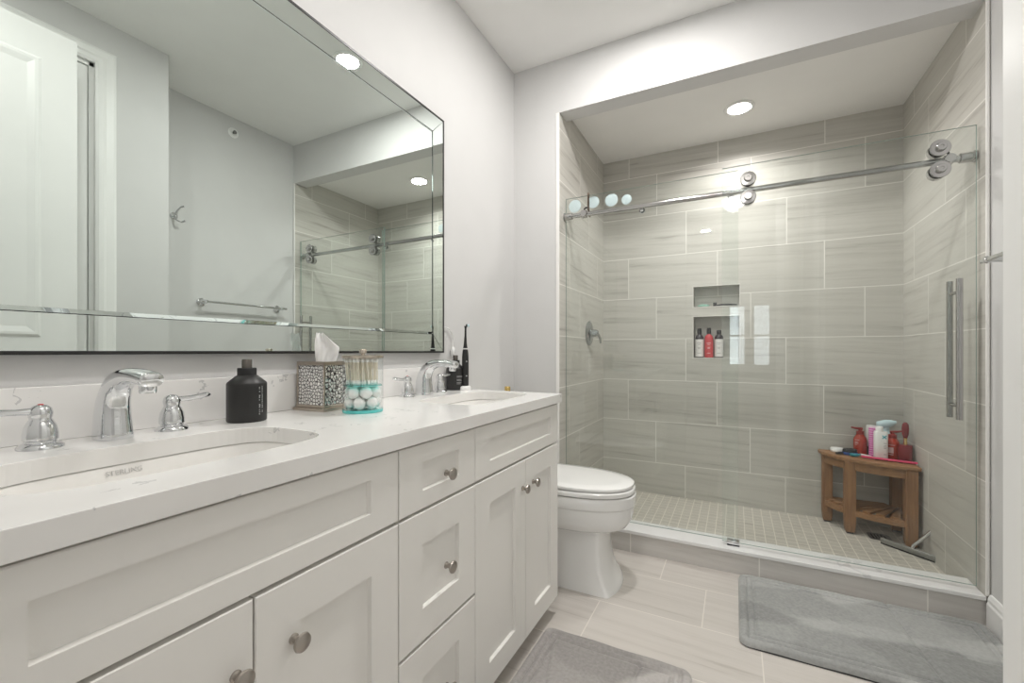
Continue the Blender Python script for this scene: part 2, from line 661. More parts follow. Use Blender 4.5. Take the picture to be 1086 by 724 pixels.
RY90 = Matrix.Rotation(PI / 2, 4, 'Y')     # lathe axis z -> x
RX90 = Matrix.Rotation(PI / 2, 4, 'X')     # lathe axis z -> -y


def T(x, y, z):
    return Matrix.Translation((x, y, z))


# ------------------------------------------------------------------ the room
XL, XR = -1.20, 0.885            # vanity wall, right wall
XB, YB = 0.53, 1.311              # wall that steps into the room on the right
YF = 2.36                        # front of the shower wall
YE = -2.6                        # window end of the room
ZC, ZS, ZH = 2.765, 2.515, 2.455  # room ceiling, shower ceiling, header soffit
SL, SR, SB = -0.905, 0.872, 3.30  # shower tile faces
ZF = 0.035                       # shower floor

struct(MB().box(XL - 0.1, XR + 0.1, YE - 0.1, YF, -0.05, 0).build('floor', M_['tile_floor']))
struct(MB().box(XL - 0.1, XR + 0.1, YE - 0.1, YF, ZC, ZC + 0.05).build('ceiling', M_['ceiling']))
struct(MB().box(XL - 0.1, XL, YE, SB + 0.1, 0, ZC).build('wall_left', M_['wall']))
struct(MB().box(XR, XR + 0.1, YE, SB + 0.1, 0, ZC).build('wall_right', M_['wall']))
# wall beside and above the shower opening (one plastered piece)
w = MB()
w.box(XL, SL - 0.015, YF, YF + 0.115, 0, ZC)
w.box(SL - 0.015, XR, YF, YF + 0.115, ZH, ZC)
struct(w.build('wall_front', M_['wall']))
# stepped-in wall with the doorway
DY0, DY1, DZ = 0.18, 0.985, 2.525
w = MB()
w.plate([(YE, 0), (DY0, 0), (DY0, DZ), (DY1, DZ), (DY1, 0), (YB, 0), (YB, ZC), (YE, ZC)], [], XB, XB + 0.12, lambda u, v, d: (d, u, v))
w.box(XB + 0.12, XR, YB - 0.12, YB, 0, ZC)
struct(w.build('wall_side', M_['wall']))
# window end
WX0, WX1, WZ0, WZ1 = -0.12, 0.49, 0.83, 1.80
struct(MB().plate(rect(XL, XR, 0, ZC), [rect(WX0, WX1, WZ0, WZ1)], YE - 0.1, YE, lambda u, v, d: (u, d, v)).build('wall_back', M_['wall']))
wf = MB()
wf.plate(rect(WX0 - 0.07, WX1 + 0.07, WZ0 - 0.07, WZ1 + 0.07), [rect(WX0, WX1, WZ0, WZ1)], YE, YE + 0.02, lambda u, v, d: (u, d, v))
xm = (WX0 + WX1) / 2
for a, b in ((WX0, xm - 0.02), (xm + 0.02, WX1)):
    wf.plate(rect(a, b, WZ0, WZ1), [rect(a + 0.045, b - 0.045, WZ0 + 0.045, WZ1 - 0.045)], YE - 0.06, YE - 0.02, lambda u, v, d: (u, d, v))
    wf.box(a, b, YE - 0.05, YE - 0.03, 1.30, 1.325)
wf.box(xm - 0.021, xm + 0.021, YE - 0.07, YE - 0.005, WZ0, WZ1)
win = struct(wf.build('window_1', M_['trim']))
MB().box(WX0 + 0.01, WX1 - 0.01, YE - 0.042, YE - 0.038, WZ0 + 0.01, WZ1 - 0.01).build('pane', M_['glass'], win)

# shower alcove: core walls, then tile skins
struct(MB().box(SL - 0.015, XR, SB + 0.10, SB + 0.16, 0, ZC).build('wall_alcove', M_['wall']))
NX0, NX1, NZ = -0.262, 0.024, ((1.385, 1.525), (1.03, 1.315))
w = MB()
w.plate(rect(SL, SR, ZF, ZS), [rect(NX0, NX1, *z) for z in NZ], SB, SB + 0.095, lambda u, v, d: (u, d, v))
w.box(NX0 - 0.02, NX1 + 0.02, SB + 0.09, SB + 0.10, 1.0, 1.55)
struct(w.build('wall_shower_back', M_['tile_back']))
w = MB()
for z0, z1 in NZ:
    e = 0.006
    w.plate(rect(NX0 - e, NX1 + e, z0 - e, z1 + e), [rect(NX0, NX1, z0, z1)], SB - 0.002, SB + 0.004, lambda u, v, d: (u, d, v))
struct(w.build('trim_1', pmat('niche_edge', (0.66, 0.64, 0.61), 0.3)))
struct(MB().box(SL - 0.015, SL, YF + 0.002, SB, 0, ZS).build('wall_shower_left', M_['tile_left']))
struct(MB().box(SR, XR, YF + 0.002, SB, 0, ZS).build('wall_shower_right', M_['tile_right']))
struct(MB().box(SL, SR, YF + 0.115, SB, ZS, ZS + 0.05).build('ceiling_shower', M_['ceiling']))
struct(MB().box(SL, SR, 2.48, SB, -0.02, ZF).build('floor_shower', M_['mosaic_floor']))
cb = struct(MB().box(SL, SR, YF, 2.50, 0, 0.10).build('trim_2', M_['tile_curb']))
MB().box(SL + 0.001, SR - 0.001, YF - 0.008, 2.51, 0.10, 0.118, 0.003).build('slab', M_['marble'], cb)
# white edge strips where the tile meets the painted wall
edge = pmat('tile_edge_strip', (0.84, 0.83, 0.81), 0.35)
struct(MB().box(SL - 0.021, SL - 0.001, YF - 0.004, YF + 0.004, 0.119, ZH, 0.002).build('trim_3', edge))
struct(MB().box(SR - 0.001, SR + 0.009, YF - 0.005, YF + 0.004, 0.119, ZH, 0.002).build('trim_4', edge))


def baseboard(name, y0, y1):
    pr = [(0.0, 0), (0.016, 0), (0.016, 0.092), (0.012, 0.100), (0.012, 0.112), (0.006, 0.128), (0, 0.130)]
    m = MB()
    m.loft([[(XR - d, y, z) for d, z in pr] for y in (y0, y1)])
    return struct(m.build(name, M_['trim']))


baseboard('baseboard_right', YB, YF - 0.009)
pr = [(0.0, 0), (0.016, 0), (0.016, 0.092), (0.012, 0.100), (0.012, 0.112), (0.006, 0.128), (0, 0.130)]
struct(MB().loft([[(x, YF - d, z) for d, z in pr] for x in (XL, SL - 0.016)]).build('baseboard_front', M_['trim']))

# door and casing on the stepped-in wall (seen in the mirror)
w = MB()
cas = [(0, 0), (0.018, 0), (0.024, 0.012), (0.024, 0.03), (0.016, 0.045), (0.014, 0.075), (0.008, 0.088), (0, 0.09)]


def casing_loop(d, o):
    return [(XB - d, DY0 - o, 0), (XB - d, DY0 - o, DZ + o), (XB - d, DY1 + o, DZ + o), (XB - d, DY1 + o, 0)]


loops = [casing_loop(d, o) for d, o in cas]
for k in range(3):
    w.loft([[lp[k] for lp in loops], [lp[k + 1] for lp in loops]])
w.box(XB - 0.0, XB + 0.12, DY1 - 0.018, DY1, 0, DZ)
w.box(XB - 0.0, XB + 0.12, DY0, DY0 + 0.018, 0, DZ)
w.box(XB - 0.0, XB + 0.12, DY0, DY1, DZ - 0.018, DZ)
struct(w.build('trim_5', M_['trim']))
struct(MB().box(XB + 0.24, XB + 0.26, DY0 - 0.15, DY1 + 0.17, 0, DZ + 0.1).build('wall_closet', M_['trim']))


def panel_door(name, wd, ht, loc, pull=False):
    w = MB()
    w.box(0, 0.035, 0, wd, 0.01, ht, 0.002)
    for z0, z1 in ((0.22, 0.95), (1.12, ht - 0.14)):
        a, b = 0.115, wd - 0.115
        for sx, xf in ((-1, 0.0), (1, 0.035)):
            rings = []
            for ins, dep in ((0, -0.0005), (0.012, 0.007), (0.022, 0.007), (0.045, 0.0015)):
                rings.append([(xf + sx * dep, a + ins, z0 + ins), (xf + sx * dep, b - ins, z0 + ins), (xf + sx * dep, b - ins, z1 - ins), (xf + sx * dep, a + ins, z1 - ins)])
            w.loft(rings)
    o = struct(w.build(name, M_['trim']))
    o.location = loc
    if pull:
        k = MB().lathe([(0, 0.0003), (0.020, 0.0003), (0.020, 0.004), (0.018, 0.007), (0.013, 0.0075), (0.012, 0.005), (0, 0.005)], n=32, M=T(0, wd - 0.095, 0.936) @ Matrix.Rotation(-PI / 2, 4, 'Y'))
        k.build('pull', M_['chrome'], o, 40)
    return o


panel_door('door_1', 0.775, 2.491, (0.3345, 0.086, 0), True)
panel_door('door_2', DY1 - DY0 - 0.041, DZ - 0.021, (XB + 0.008, DY0 + 0.0205, 0))
# the doorway the camera stands in
w = MB()
w.plate([(XL, 0), (-0.47, 0), (-0.47, 2.50), (0.372, 2.50), (0.372, 0), (XB, 0), (XB, ZC), (XL, ZC)], [], -0.14, -0.02, lambda u, v, d: (u, d, v))
struct(w.build('wall_entry', M_['wall']))

# ------------------------------------------------------------------ ceiling lights


def can_light(loc, label, power, group='round recessed ceiling lights', spread=180):
    t = thing('recessed_light', label, 'ceiling light', loc, group=group)
    MB().lathe([(0.062, 0.0), (0.080, 0.0), (0.083, -0.004), (0.080, -0.007), (0.064, -0.008), (0.062, -0.004)], n=32).build('trim_ring', M_['white_plastic'], t, 50)
    MB().lathe([(0.061, -0.001), (0.061, -0.005), (0.045, -0.006), (0.0, -0.0065)], n=32).build('lens', M_['lens'], t, 50)
    a = area('lamp_' + str(len(bpy.data.lights)), (loc[0], loc[1], loc[2] - 0.012), (0, 0, 0), 0.12, 0.12, power, WARM, 'DISK')
    a.data.spread = math.radians(spread)
    a.parent = t
    a.location = (0, 0, -0.012)
    return t


can_light((0.02, 2.90, ZS), 'round recessed light glowing in the shower ceiling', SHOWER_POWER, spread=150)
can_light((-0.37, 1.80, ZC), 'round recessed light in the room ceiling, seen at the top of the mirror', CAN_POWER)
can_light((-0.37, 0.55, ZC), 'unseen round recessed light added in the ceiling above the left end of the vanity', CAN_POWER * 0.4)  # added lamp, out of view, to bring more light into the bathroom
can_light((-0.37, -1.70, ZC), 'unseen round recessed light added in the ceiling near the window', CAN_POWER)  # added lamp behind the camera to even out the light
t = thing('bowl_ceiling_light', 'white frosted glass bowl light reflected in the shower door', 'ceiling light', (0.0, 0.17, 2.43))
MB().lathe([(0.0, 0), (0.02, 0.002), (0.06, 0.018), (0.095, 0.045), (0.115, 0.08), (0.118, 0.085), (0.112, 0.085), (0.09, 0.05), (0.0, 0.01)], n=32).build('bowl', M_['bowl'], t, 50)
MB().lathe([(0.0, -0.03), (0.006, -0.026), (0.009, -0.012), (0.014, 0.0), (0.004, 0.004), (0.004, 0.32), (0.06, 0.32), (0.06, 0.334)], n=20).build('stem', M_['nickel'], t, 40)

# ------------------------------------------------------------------ vanity
VX = -0.65                       # face of the doors and drawers
VY = (0.089, 0.727, 1.039, 1.677)
vt = thing('vanity_cabinet', 'long white double bathroom vanity with recessed-panel doors and nickel knobs', 'vanity cabinet', (XL, VY[0], 0))
vt_in = Matrix.Translation((-XL, -VY[0], 0))


def vpart(m, name, mat, smooth=None, parent=None):
    bmesh.ops.transform(m.bm, matrix=vt_in, verts=m.bm.verts)
    return m.build(name, mat, parent or vt, smooth)


m = MB()
bx0, bx1 = XL + 0.002, VX - 0.021
for y in (VY[0], VY[1] - 0.008, VY[2] - 0.008, VY[3] - 0.016):
    m.box(bx0, bx1, y, y + 0.016, 0.07, 0.862)
m.box(bx0, bx1, VY[0], VY[3], 0.07, 0.086)
m.box(bx0, bx0 + 0.012, VY[0], VY[3], 0.07, 0.862)
m.box(bx1 - 0.018, bx1, VY[0], VY[3], 0.845, 0.862)
m.box(bx1 - 0.018, bx1, VY[0], VY[3], 0.69, 0.72)
vpart(m, 'body', M_['cabinet'])
vpart(MB().box(bx0, bx1 - 0.07, VY[0] + 0.01, VY[3] - 0.01, 0.001, 0.07), 'toe_kick', M_['cabinet'])


def shaker(y0, y1, z0, z1, st, rl, name):
    g = 0.0016
    y0, y1, z0, z1 = y0 + g, y1 - g, z0 + g, z1 - g
    xb = VX - 0.019

    def rr(x, iy, iz):
        return [(x, y0 + iy, z0 + iz), (x, y1 - iy, z0 + iz), (x, y1 - iy, z1 - iz), (x, y0 + iy, z1 - iz)]
    mm = MB()
    b = 0.0018
    mm.loft([rr(xb, 0, 0), rr(VX - b, 0, 0), rr(VX, b, b), rr(VX, st, rl), rr(VX - 0.0095, st + 0.002, rl + 0.002)])
    return vpart(mm, name, M_['cabinet'])


def knob(parent, y, z, r=0.0155):
    prof = [(0.0085, 0), (0.0085, 0.002), (0.006, 0.004), (0.0055, 0.012), (0.008, 0.016), (r * 0.9, 0.0185), (r, 0.021), (r * 0.93, 0.0245), (r * 0.5, 0.028), (0, 0.029)]
    mm = MB().lathe(prof, n=24, M=T(VX, y, z) @ RY90)
    return vpart(mm, 'knob', M_['nickel'], 45, parent)


KZ = 0.60
shaker(VY[0], VY[1], 0.705, 0.860, 0.08, 0.042, 'false_front')
ym = (VY[0] + VY[1]) / 2
d = shaker(VY[0], ym, 0.07, 0.701, 0.078, 0.076, 'door')
knob(d, ym - 0.028, KZ)
d = shaker(ym, VY[1], 0.07, 0.701, 0.078, 0.076, 'door')
knob(d, ym + 0.066, KZ)
d = shaker(VY[1], VY[2], 0.705, 0.860, 0.08, 0.042, 'drawer')
knob(d, 0.900, 0.768)
d = shaker(VY[1], VY[2], 0.395, 0.701, 0.08, 0.076, 'drawer')
knob(d, 0.900, 0.535)
d = shaker(VY[1], VY[2], 0.07, 0.391, 0.08, 0.076, 'drawer')
knob(d, 0.900, 0.23)
shaker(VY[2], VY[3], 0.705, 0.860, 0.08, 0.042, 'false_front')
ym = (VY[2] + VY[3]) / 2 + 0.01
d = shaker(VY[2], ym, 0.07, 0.701, 0.078, 0.076, 'door')
knob(d, ym - 0.026, KZ + 0.005)
d = shaker(ym, VY[3], 0.07, 0.701, 0.078, 0.076, 'door')
knob(d, ym + 0.06, KZ + 0.005)

# countertop with two cut-outs, and its backsplash
CX, CY0, CY1 = -0.638, 0.03, 1.692
S1, S2 = 0.412, 1.412
SCX, SA, SBH = -0.878, 0.137, 0.232
ct = thing('countertop', 'white veined quartz worktop on the long vanity, cut out for two sinks', 'countertop', (XL, CY0, 0.865))
m = MB()
holes = [sup(SCX - XL, s - CY0, SA, SBH, 4.0, 64) for s in (S1, S2)]
m.plate(rect(0.002, CX - XL, 0, CY1 - CY0), holes, 0, 0.035, lambda u, v, d: (u, v, d))
m.build('slab', M_['quartz'], ct, bevel=0.0012)
bs = tag(MB().box(0.002, 0.020, 0, CY1 - CY0, 0.0352, 0.142, 0.0015).build('backsplash', M_['quartz']), 'low white quartz backsplash strip along the wall under the mirror', 'backsplash')
bs.location = (XL, CY0, 0.8651)


def sink(yc, label):
    t = thing('sink', label, 'sink', (SCX, yc, 0.865), group='undermount sinks')
    prof = [(1.015, 1.01, -0.001, 4), (0.975, 0.985, -0.02, 4), (0.93, 0.965, -0.06, 4), (0.88, 0.935, -0.095, 3.6), (0.74, 0.86, -0.118, 3.2), (0.4, 0.5, -0.126, 2.5), (0.17, 0.10, -0.13, 2)]
    rings = [[(x, y, z) for x, y in sup(0, 0, SA * a, SBH * b, n, 56)] for a, b, z, n in prof]
    out = [[(x, y, z - 0.008) for x, y in sup(0, 0, SA * a + 0.008, SBH * b + 0.008, n, 56)] for a, b, z, n in reversed(prof)]
    mm = MB()
    mm.loft(rings + out, cap0=False, cap1=False, closed=True)
    mm.build('basin', M_['basin'], t, 50)
    MB().lathe([(0.024, -0.132), (0.024, -0.1285), (0.016, -0.1285), (0.015, -0.131), (0.0, -0.131)], n=24).build('drain', M_['chrome'], t, 40)
    return t


sk = sink(S1, 'white sink set under the countertop at its end farthest from the toilet')
text('logo', 'STERLING', 0.0125, (-0.1338, -0.022, -0.0135), (PI / 2 - 0.28, 0, PI / 2), M_['logo_grey'], sk)
sink(S2, 'white sink set under the countertop at its toilet end, near the electric toothbrush')


def faucet(loc, label):
    t = thing('faucet', label, 'faucet', loc, group='chrome widespread faucets')
    path, rad, wd = [], [], []
    pts = [(0.0, 0.0, 0.036, 0.82), (0.0, 0.012, 0.0357, 0.81), (-0.002, 0.034, 0.0345, 0.80), (-0.001, 0.060, 0.0315, 0.82), (0.006, 0.084, 0.0275, 0.87), (0.020, 0.105, 0.0228, 0.98), (0.042, 0.1195, 0.0185, 1.16), (0.070, 0.1262, 0.0158, 1.32), (0.098, 0.1272, 0.0148, 1.40), (0.126, 0.1252, 0.0144, 1.43), (0.150, 0.1218, 0.0140, 1.44), (0.157, 0.1205, 0.0118, 1.5)]
    for x, z, r, wv in pts:
        path.append((x, 0, z))
        rad.append(r)
        wd.append(wv)
    # subdivide smoothly
    P2, R2, W2 = [], [], []
    for i in range(len(path) - 1):
        for s in range(4):
            u = s / 4
            p0, p1, p2, p3 = [Vector(path[max(0, min(len(path) - 1, i + q))]) for q in (-1, 0, 1, 2)]
            P2.append(0.5 * ((2 * p1) + (p2 - p0) * u + (2 * p0 - 5 * p1 + 4 * p2 - p3) * u * u + (3 * p1 - p0 - 3 * p2 + p3) * u ** 3))
            R2.append(rad[i] * (1 - u) + rad[i + 1] * u)
            W2.append(wd[i] * (1 - u) + wd[i + 1] * u)
    P2.append(Vector(path[-1])); R2.append(rad[-1]); W2.append(wd[-1])
    mm = MB()
    # width runs along y: 'up' is y, so the ring's second axis is y
    rings = []
    for i, p in enumerate(P2):
        tt = (P2[min(i + 1, len(P2) - 1)] - P2[max(i - 1, 0)]).normalized()
        nn = tt.cross(Vector((0, 1, 0))).normalized()
        ring = []
        for j in range(28):
            th = 2 * PI * j / 28
            c_, s_ = math.cos(th), math.sin(th)
            ring.append(p + nn * (R2[i] * math.copysign(abs(c_) ** 0.8, c_)) + Vector((0, 1, 0)) * (R2[i] * W2[i] * math.copysign(abs(s_) ** 0.8, s_)))
        rings.append(ring)
    mm.loft(rings)
    sp = mm.build('spout', M_['chrome'], t, 60)
    MB().lathe([(0.0, 0.0), (0.0125, 0.0), (0.0135, 0.004), (0.0135, 0.018), (0, 0.018)], (0.139, 0, 0.0965), 24).build('aerator', M_['chrome'], sp, 40)
    for sgn in (-1, 1):
        mm = MB()
        y = sgn * 0.103
        prof = [(0.0, 0.0), (0.031, 0.0), (0.031, 0.004), (0.026, 0.009), (0.021, 0.011), (0.021, 0.014), (0.0235, 0.016), (0.0235, 0.026), (0.021, 0.040), (0.0165, 0.050), (0.0145, 0.053), (0.0155, 0.057), (0.0165, 0.064), (0.0145, 0.072), (0.009, 0.077), (0.0, 0.079)]
        mm.lathe(prof, (0, y, 0), 28)
        h = mm.build('handle', M_['chrome'], t, 50)
        lv = MB()
        pth = [(0.0, y + sgn * a, z) for a, z in ((0.002, 0.065), (0.016, 0.067), (0.032, 0.0675), (0.05, 0.069), (0.066, 0.0715), (0.074, 0.0725), (0.080, 0.072))]
        lv.tube(pth, [0.008, 0.0065, 0.0055, 0.006, 0.0062, 0.0055, 0.003], n=14, ratio=[1.0, 1.0, 1.1, 1.3, 1.5, 1.5, 1.3], up=(0, 0, 1))
        lv.build('lever', M_['chrome'], h, 60)
        if sgn < 0:
            MB().lathe([(0.0045, 0.0783), (0.0035, 0.0795), (0, 0.08)], (0, y, 0), 14).build('index_dot', M_['red_dot'], h, 40)
    return t


faucet((-1.118, S1, 0.9), 'chrome two-handle faucet at the sink beside the black bottle with upright lettering')
faucet((-1.128, S2, 0.9), 'chrome two-handle faucet at the sink by the electric toothbrush')

# ------------------------------------------------------------------ mirror
MX = -1.178
mt = thing('wall_mirror', 'large rectangular wall mirror with mirror-strip border and thin black edge', 'mirror', (XL, 0.112, 1.068))
MW, MH = 1.503, 1.053
SW = 0.082


def mrect(x, i):
    return [(x, i, i), (x, MW - i, i), (x, MW - i, MH - i), (x, i, MH - i)]


fd = MX - XL
m = MB()
m.loft([mrect(0.001, 0), mrect(fd + 0.001, 0), mrect(fd + 0.001, 0.0075), mrect(fd - 0.004, 0.0078), mrect(0.001, 0.008)], cap0=False, cap1=False, closed=True)
m.build('frame', M_['black'], mt)
m = MB().box(0.002, fd - 0.006, 0.008, MW - 0.008, 0.008, MH - 0.008)
m.build('backing', M_['rubber'], mt)
names = [0, 1, 2, 3]
o = [(0.0075, 0.0075), (MW - 0.0075, 0.0075), (MW - 0.0075, MH - 0.0075), (0.0075, MH - 0.0075)]
i_ = [(SW, SW), (MW - SW, SW), (MW - SW, MH - SW), (SW, MH - SW)]
ctr = (MW / 2, MH / 2)
for k in names:
    a, b = o[k], o[(k + 1) % 4]
    c_, d_ = i_[(k + 1) % 4], i_[k]
    m = MB()
    g_ = 0.0012
    cen = ((a[0] + b[0] + c_[0] + d_[0]) / 4, (a[1] + b[1] + c_[1] + d_[1]) / 4)
    hor = k in (0, 2)
    sg_ = 1 if k in (0, 3) else -1
    c_ = (c_[0], c_[1] - sg_ * g_) if hor else (c_[0] - sg_ * g_, c_[1])
    d_ = (d_[0], d_[1] - sg_ * g_) if hor else (d_[0] - sg_ * g_, d_[1])
    mv = lambda p, q: (p[0] + (0.0006 if q else -0.0006) * (1 if hor else 0) * (1 if k == 0 else -1), p[1] + (0.0006 if q else -0.0006) * (0 if hor else 1) * (1 if k == 1 else -1))
    quad = [mv(a, True), mv(b, False), mv(c_, False), mv(d_, True)]
    # tiny gap along mitres
    f0 = [(fd - 0.0055, y, z) for y, z in quad]
    f1 = [(fd - 0.0005 + (0.0004 if q > 1 else 0.0), y, z) for q, (y, z) in enumerate(quad)]
    m.loft([f0, f1])
    m.build('border_strip', M_['mirror'], mt)
m = MB()
m.loft([mrect(fd - 0.0055, SW + 0.0005), mrect(fd - 0.0008, SW + 0.0005), mrect(fd + 0.0022, SW + 0.0090)], cap1=False, cap0=True)
m.build('bevel', M_['mirror_bevel'], mt)
m = MB()
m.loft([mrect(fd - 0.002, SW + 0.0091), mrect(fd + 0.0023, SW + 0.0091)])
m.build('mirror_glass', M_['mirror'], mt)

# ------------------------------------------------------------------ things on the counter


def soap_bottle(loc, label, r, h, vertical):
    t = thing('soap_bottle', label, 'bottle', loc, group='black soap bottles')
    k = h / 0.155
    MB().lathe([(0, 0), (r * 0.95, 0), (r, 0.003), (r, 0.093 * k), (r * 0.97, 0.097 * k), (r * 0.56, 0.113 * k), (r * 0.45, 0.116 * k), (0, 0.116 * k)], n=40).build('body', M_['black'], t, 40)
    MB().lathe([(0, 0.1135 * k), (r * 0.48, 0.1135 * k), (r * 0.48, 0.131 * k), (r * 0.46, 0.133 * k), (0, 0.133 * k)], n=32).build('collar', M_['rubber'], t, 40)
    MB().lathe([(0, 0.13 * k), (0.0115, 0.13 * k), (0.0115, 0.153 * k), (0.0105, 0.155 * k), (0, 0.155 * k)], n=24).build('cap', pmat('smoky_cap', (0.16, 0.145, 0.13), 0.25, metal=0.6), t, 40)
    m = MB()

    def patch(a0, a1, z0, z1):
        rr = r + 0.0004
        k_ = 4
        for i in range(k_):
            p, q = a0 + (a1 - a0) * i / k_, a0 + (a1 - a0) * (i + 1) / k_
            A = [(rr * math.cos(p), rr * math.sin(p), z0), (rr * math.cos(q), rr * math.sin(q), z0), (rr * math.cos(q), rr * math.sin(q), z1), (rr * math.cos(p), rr * math.sin(p), z1)]
            B = [(x * 0.99, y * 0.99, z) for x, y, z in A]
            m.loft([B, A])
    return t, m, patch


t, m, patch = soap_bottle((-1.096, 0.669, 0.9), 'black bottle with pale upright lettering between the near faucet and tissue box', 0.0445, 0.155, True)
rr_ = random.Random(3)
a_view = math.atan2(-0.669, 1.096)
# illegible pale lettering running up the bottle's right-hand side
for a_off, z0, z1, th in ((0.62, 0.018, 0.084, 0.055), (0.80, 0.022, 0.088, 0.035)):
    z = z0
    while z < z1:
        dz = rr_.uniform(0.0015, 0.004)
        if rr_.random() < 0.78:
            patch(a_view + a_off, a_view + a_off + th * rr_.uniform(0.6, 1.3), z, z + dz * 0.55)
        z += dz
m.build('lettering', M_['print_grey'], t)
t, m, patch = soap_bottle((-1.135, 1.643, 0.9), 'black bottle standing between the far faucet and the electric toothbrush', 0.041, 0.157, False)
a_view = math.atan2(-1.643, 1.135)
for z, wv in ((0.062, 0.75), (0.058, 0.70), (0.047, 0.5), (0.043, 0.62), (0.034, 0.55), (0.028, 0.45)):
    patch(a_view + 0.15, a_view + 0.15 + wv, z, z + 0.0024)
m.build('lettering', M_['print_faint'], t)

# tissue box
t = thing('tissue_box', 'silver mosaic tissue box cover with white tissue pulled up', 'tissue box', (-1.114, 0.920, 0.9), math.radians(3))
h = 0.054
MB().box(-h, h, -h, h, 0.017, 0.134, 0.001).build('mosaic_body', M_['chips'], t)
m = MB()
m.box(-h - 0.010, h + 0.010, -h - 0.010, h + 0.010, 0, 0.009, 0.002)
m.box(-h - 0.004, h + 0.004, -h - 0.004, h + 0.004, 0.009, 0.017, 0.002)
m.build('base', M_['pewter'], t)
MB().plate(rect(-h - 0.002, h + 0.002, -h - 0.002, h + 0.002), [sup(0, 0, 0.036, 0.022, 2, 24)], 0.134, 0.144, lambda u, v, d: (u, v, d)).build('lid', M_['pewter'], t)
for sx in (-1, 1):
    for sy in (-1, 1):
        MB().box(sx * h - 0.002, sx * h + 0.002, sy * h - 0.002, sy * h + 0.002, 0.016, 0.135).build('corner_trim', M_['pewter'], t)
# tissue: crumpled sheet standing out of the slot
m = MB()
prof_ = [(0.0, -0.026, 0.026, 0), (0.3, -0.029, 0.036, 0), (0.55, -0.031, 0.040, 0), (0.75, -0.030, 0.018, 0), (0.9, -0.028, 0.004, 0), (1.0, -0.026, -0.006, 0)]
nf, nz = 22, 16
grid = []
for iz in range(nz + 1):
    fz = iz / nz
    for (z0, a0, b0, _), (z1, a1, b1, _) in zip(prof_[:-1], prof_[1:]):
        if z0 <= fz <= z1:
            u = (fz - z0) / (z1 - z0)
            lo, hi = a0 + (a1 - a0) * u, b0 + (b1 - b0) * u
    row = []
    for j in range(nf + 1):
        f = j / nf
        q_ = lo + (hi - lo) * f
        w_ = (0.009 * math.sin(f * 7.5 + fz * 1.6) + 0.003 * math.sin(f * 21 - fz * 6)) * (0.5 + 0.5 * fz)
        zz = 0.136 + fz * 0.094 + 0.002 * math.sin(f * 15 + 1)
        row.append(m.bm.verts.new((q_ * 0.60 + w_ * 0.8, q_ * 0.80 - w_ * 0.6, zz)))
    grid.append(row)
for iz in range(nz):
    for j in range(nf):
        m.bm.faces.new((grid[iz][j], grid[iz][j + 1], grid[iz + 1][j + 1], grid[iz + 1][j]))
m.build('tissue', M_['paper'], t, 180)

# jar with swabs and cotton balls
JX, JY, JR = -0.963, 0.925, 0.0565
t = thing('swab_jar', 'clear two-tier jar with teal base and metal lid beside the tissue box', 'jar', (JX, JY, 0.9))
m = MB()
m.lathe([(JR - 0.003, 0.009), (JR, 0.009), (JR, 0.155), (JR - 0.003, 0.155)], n=48)
m.bm.faces.ensure_lookup_table()
# open cylinder: drop the caps and close as a wall
for f in [f for f in m.bm.faces if len(f.verts) > 4]:
    m.bm.faces.remove(f)
m.build('body', M_['jar_glass'], t, 40)
MB().lathe([(0, 0), (JR - 0.001, 0), (JR + 0.0003, 0.002), (JR + 0.0003, 0.0085), (0, 0.0085)], n=48).build('base', M_['teal_solid'], t, 40)
MB().lathe([(0, 0.074), (JR - 0.0032, 0.0755), (JR - 0.0032, 0.0785), (0, 0.0785)], n=48).build('divider', M_['teal'], t, 40)
m = MB()
m.lathe([(0, 0.1555), (JR + 0.001, 0.1555), (JR + 0.0015, 0.158), (JR + 0.001, 0.1625), (JR * 0.9, 0.164), (0, 0.1645)], n=48)
ld = m.build('lid', M_['champagne'], t, 40)
MB().lathe([(0, 0.164), (0.006, 0.164), (0.006, 0.168), (0.0105, 0.169), (0.0105, 0.179), (0.009, 0.181), (0, 0.181)], n=24).build('knob', M_['champagne'], ld, 40)
# swabs: one with its parts, copied
sw = thing('cotton_swab', 'cotton swab standing in the upper tier of the clear jar', 'cotton swab', (JX, JY, 0.9795), group='cotton swabs in the jar')
MB().tube([(0, 0, 0.004), (0, 0, 0.072)], 0.0012, n=6).build('stick', M_['swab'], sw)
for zt in (0.0065, 0.0695):
    MB().ball((0, 0, zt), 0.0030, 8, 6, (1, 1, 2.2)).build('tip', M_['cotton'], sw, 60)
pts = []
for k in range(84):
    for _ in range(60):
        a, q = rnd.uniform(0, 2 * PI), (JR - 0.0065) * math.sqrt(rnd.random())
        p = (q * math.cos(a), q * math.sin(a))
        if all((p[0] - s[0]) ** 2 + (p[1] - s[1]) ** 2 > 0.0056 ** 2 for s in pts):
            pts.append(p)
            break
for k, p in enumerate(pts):
    o = sw if k == 0 else dup(sw, (0, 0, 0), sw['label'], group=sw['group'])
    o.location = (JX + p[0] * 0.88, JY + p[1] * 0.88, 0.9795)
    o.rotation_euler = (rnd.uniform(-0.09, 0.09), rnd.uniform(-0.09, 0.09), rnd.uniform(0, 6))
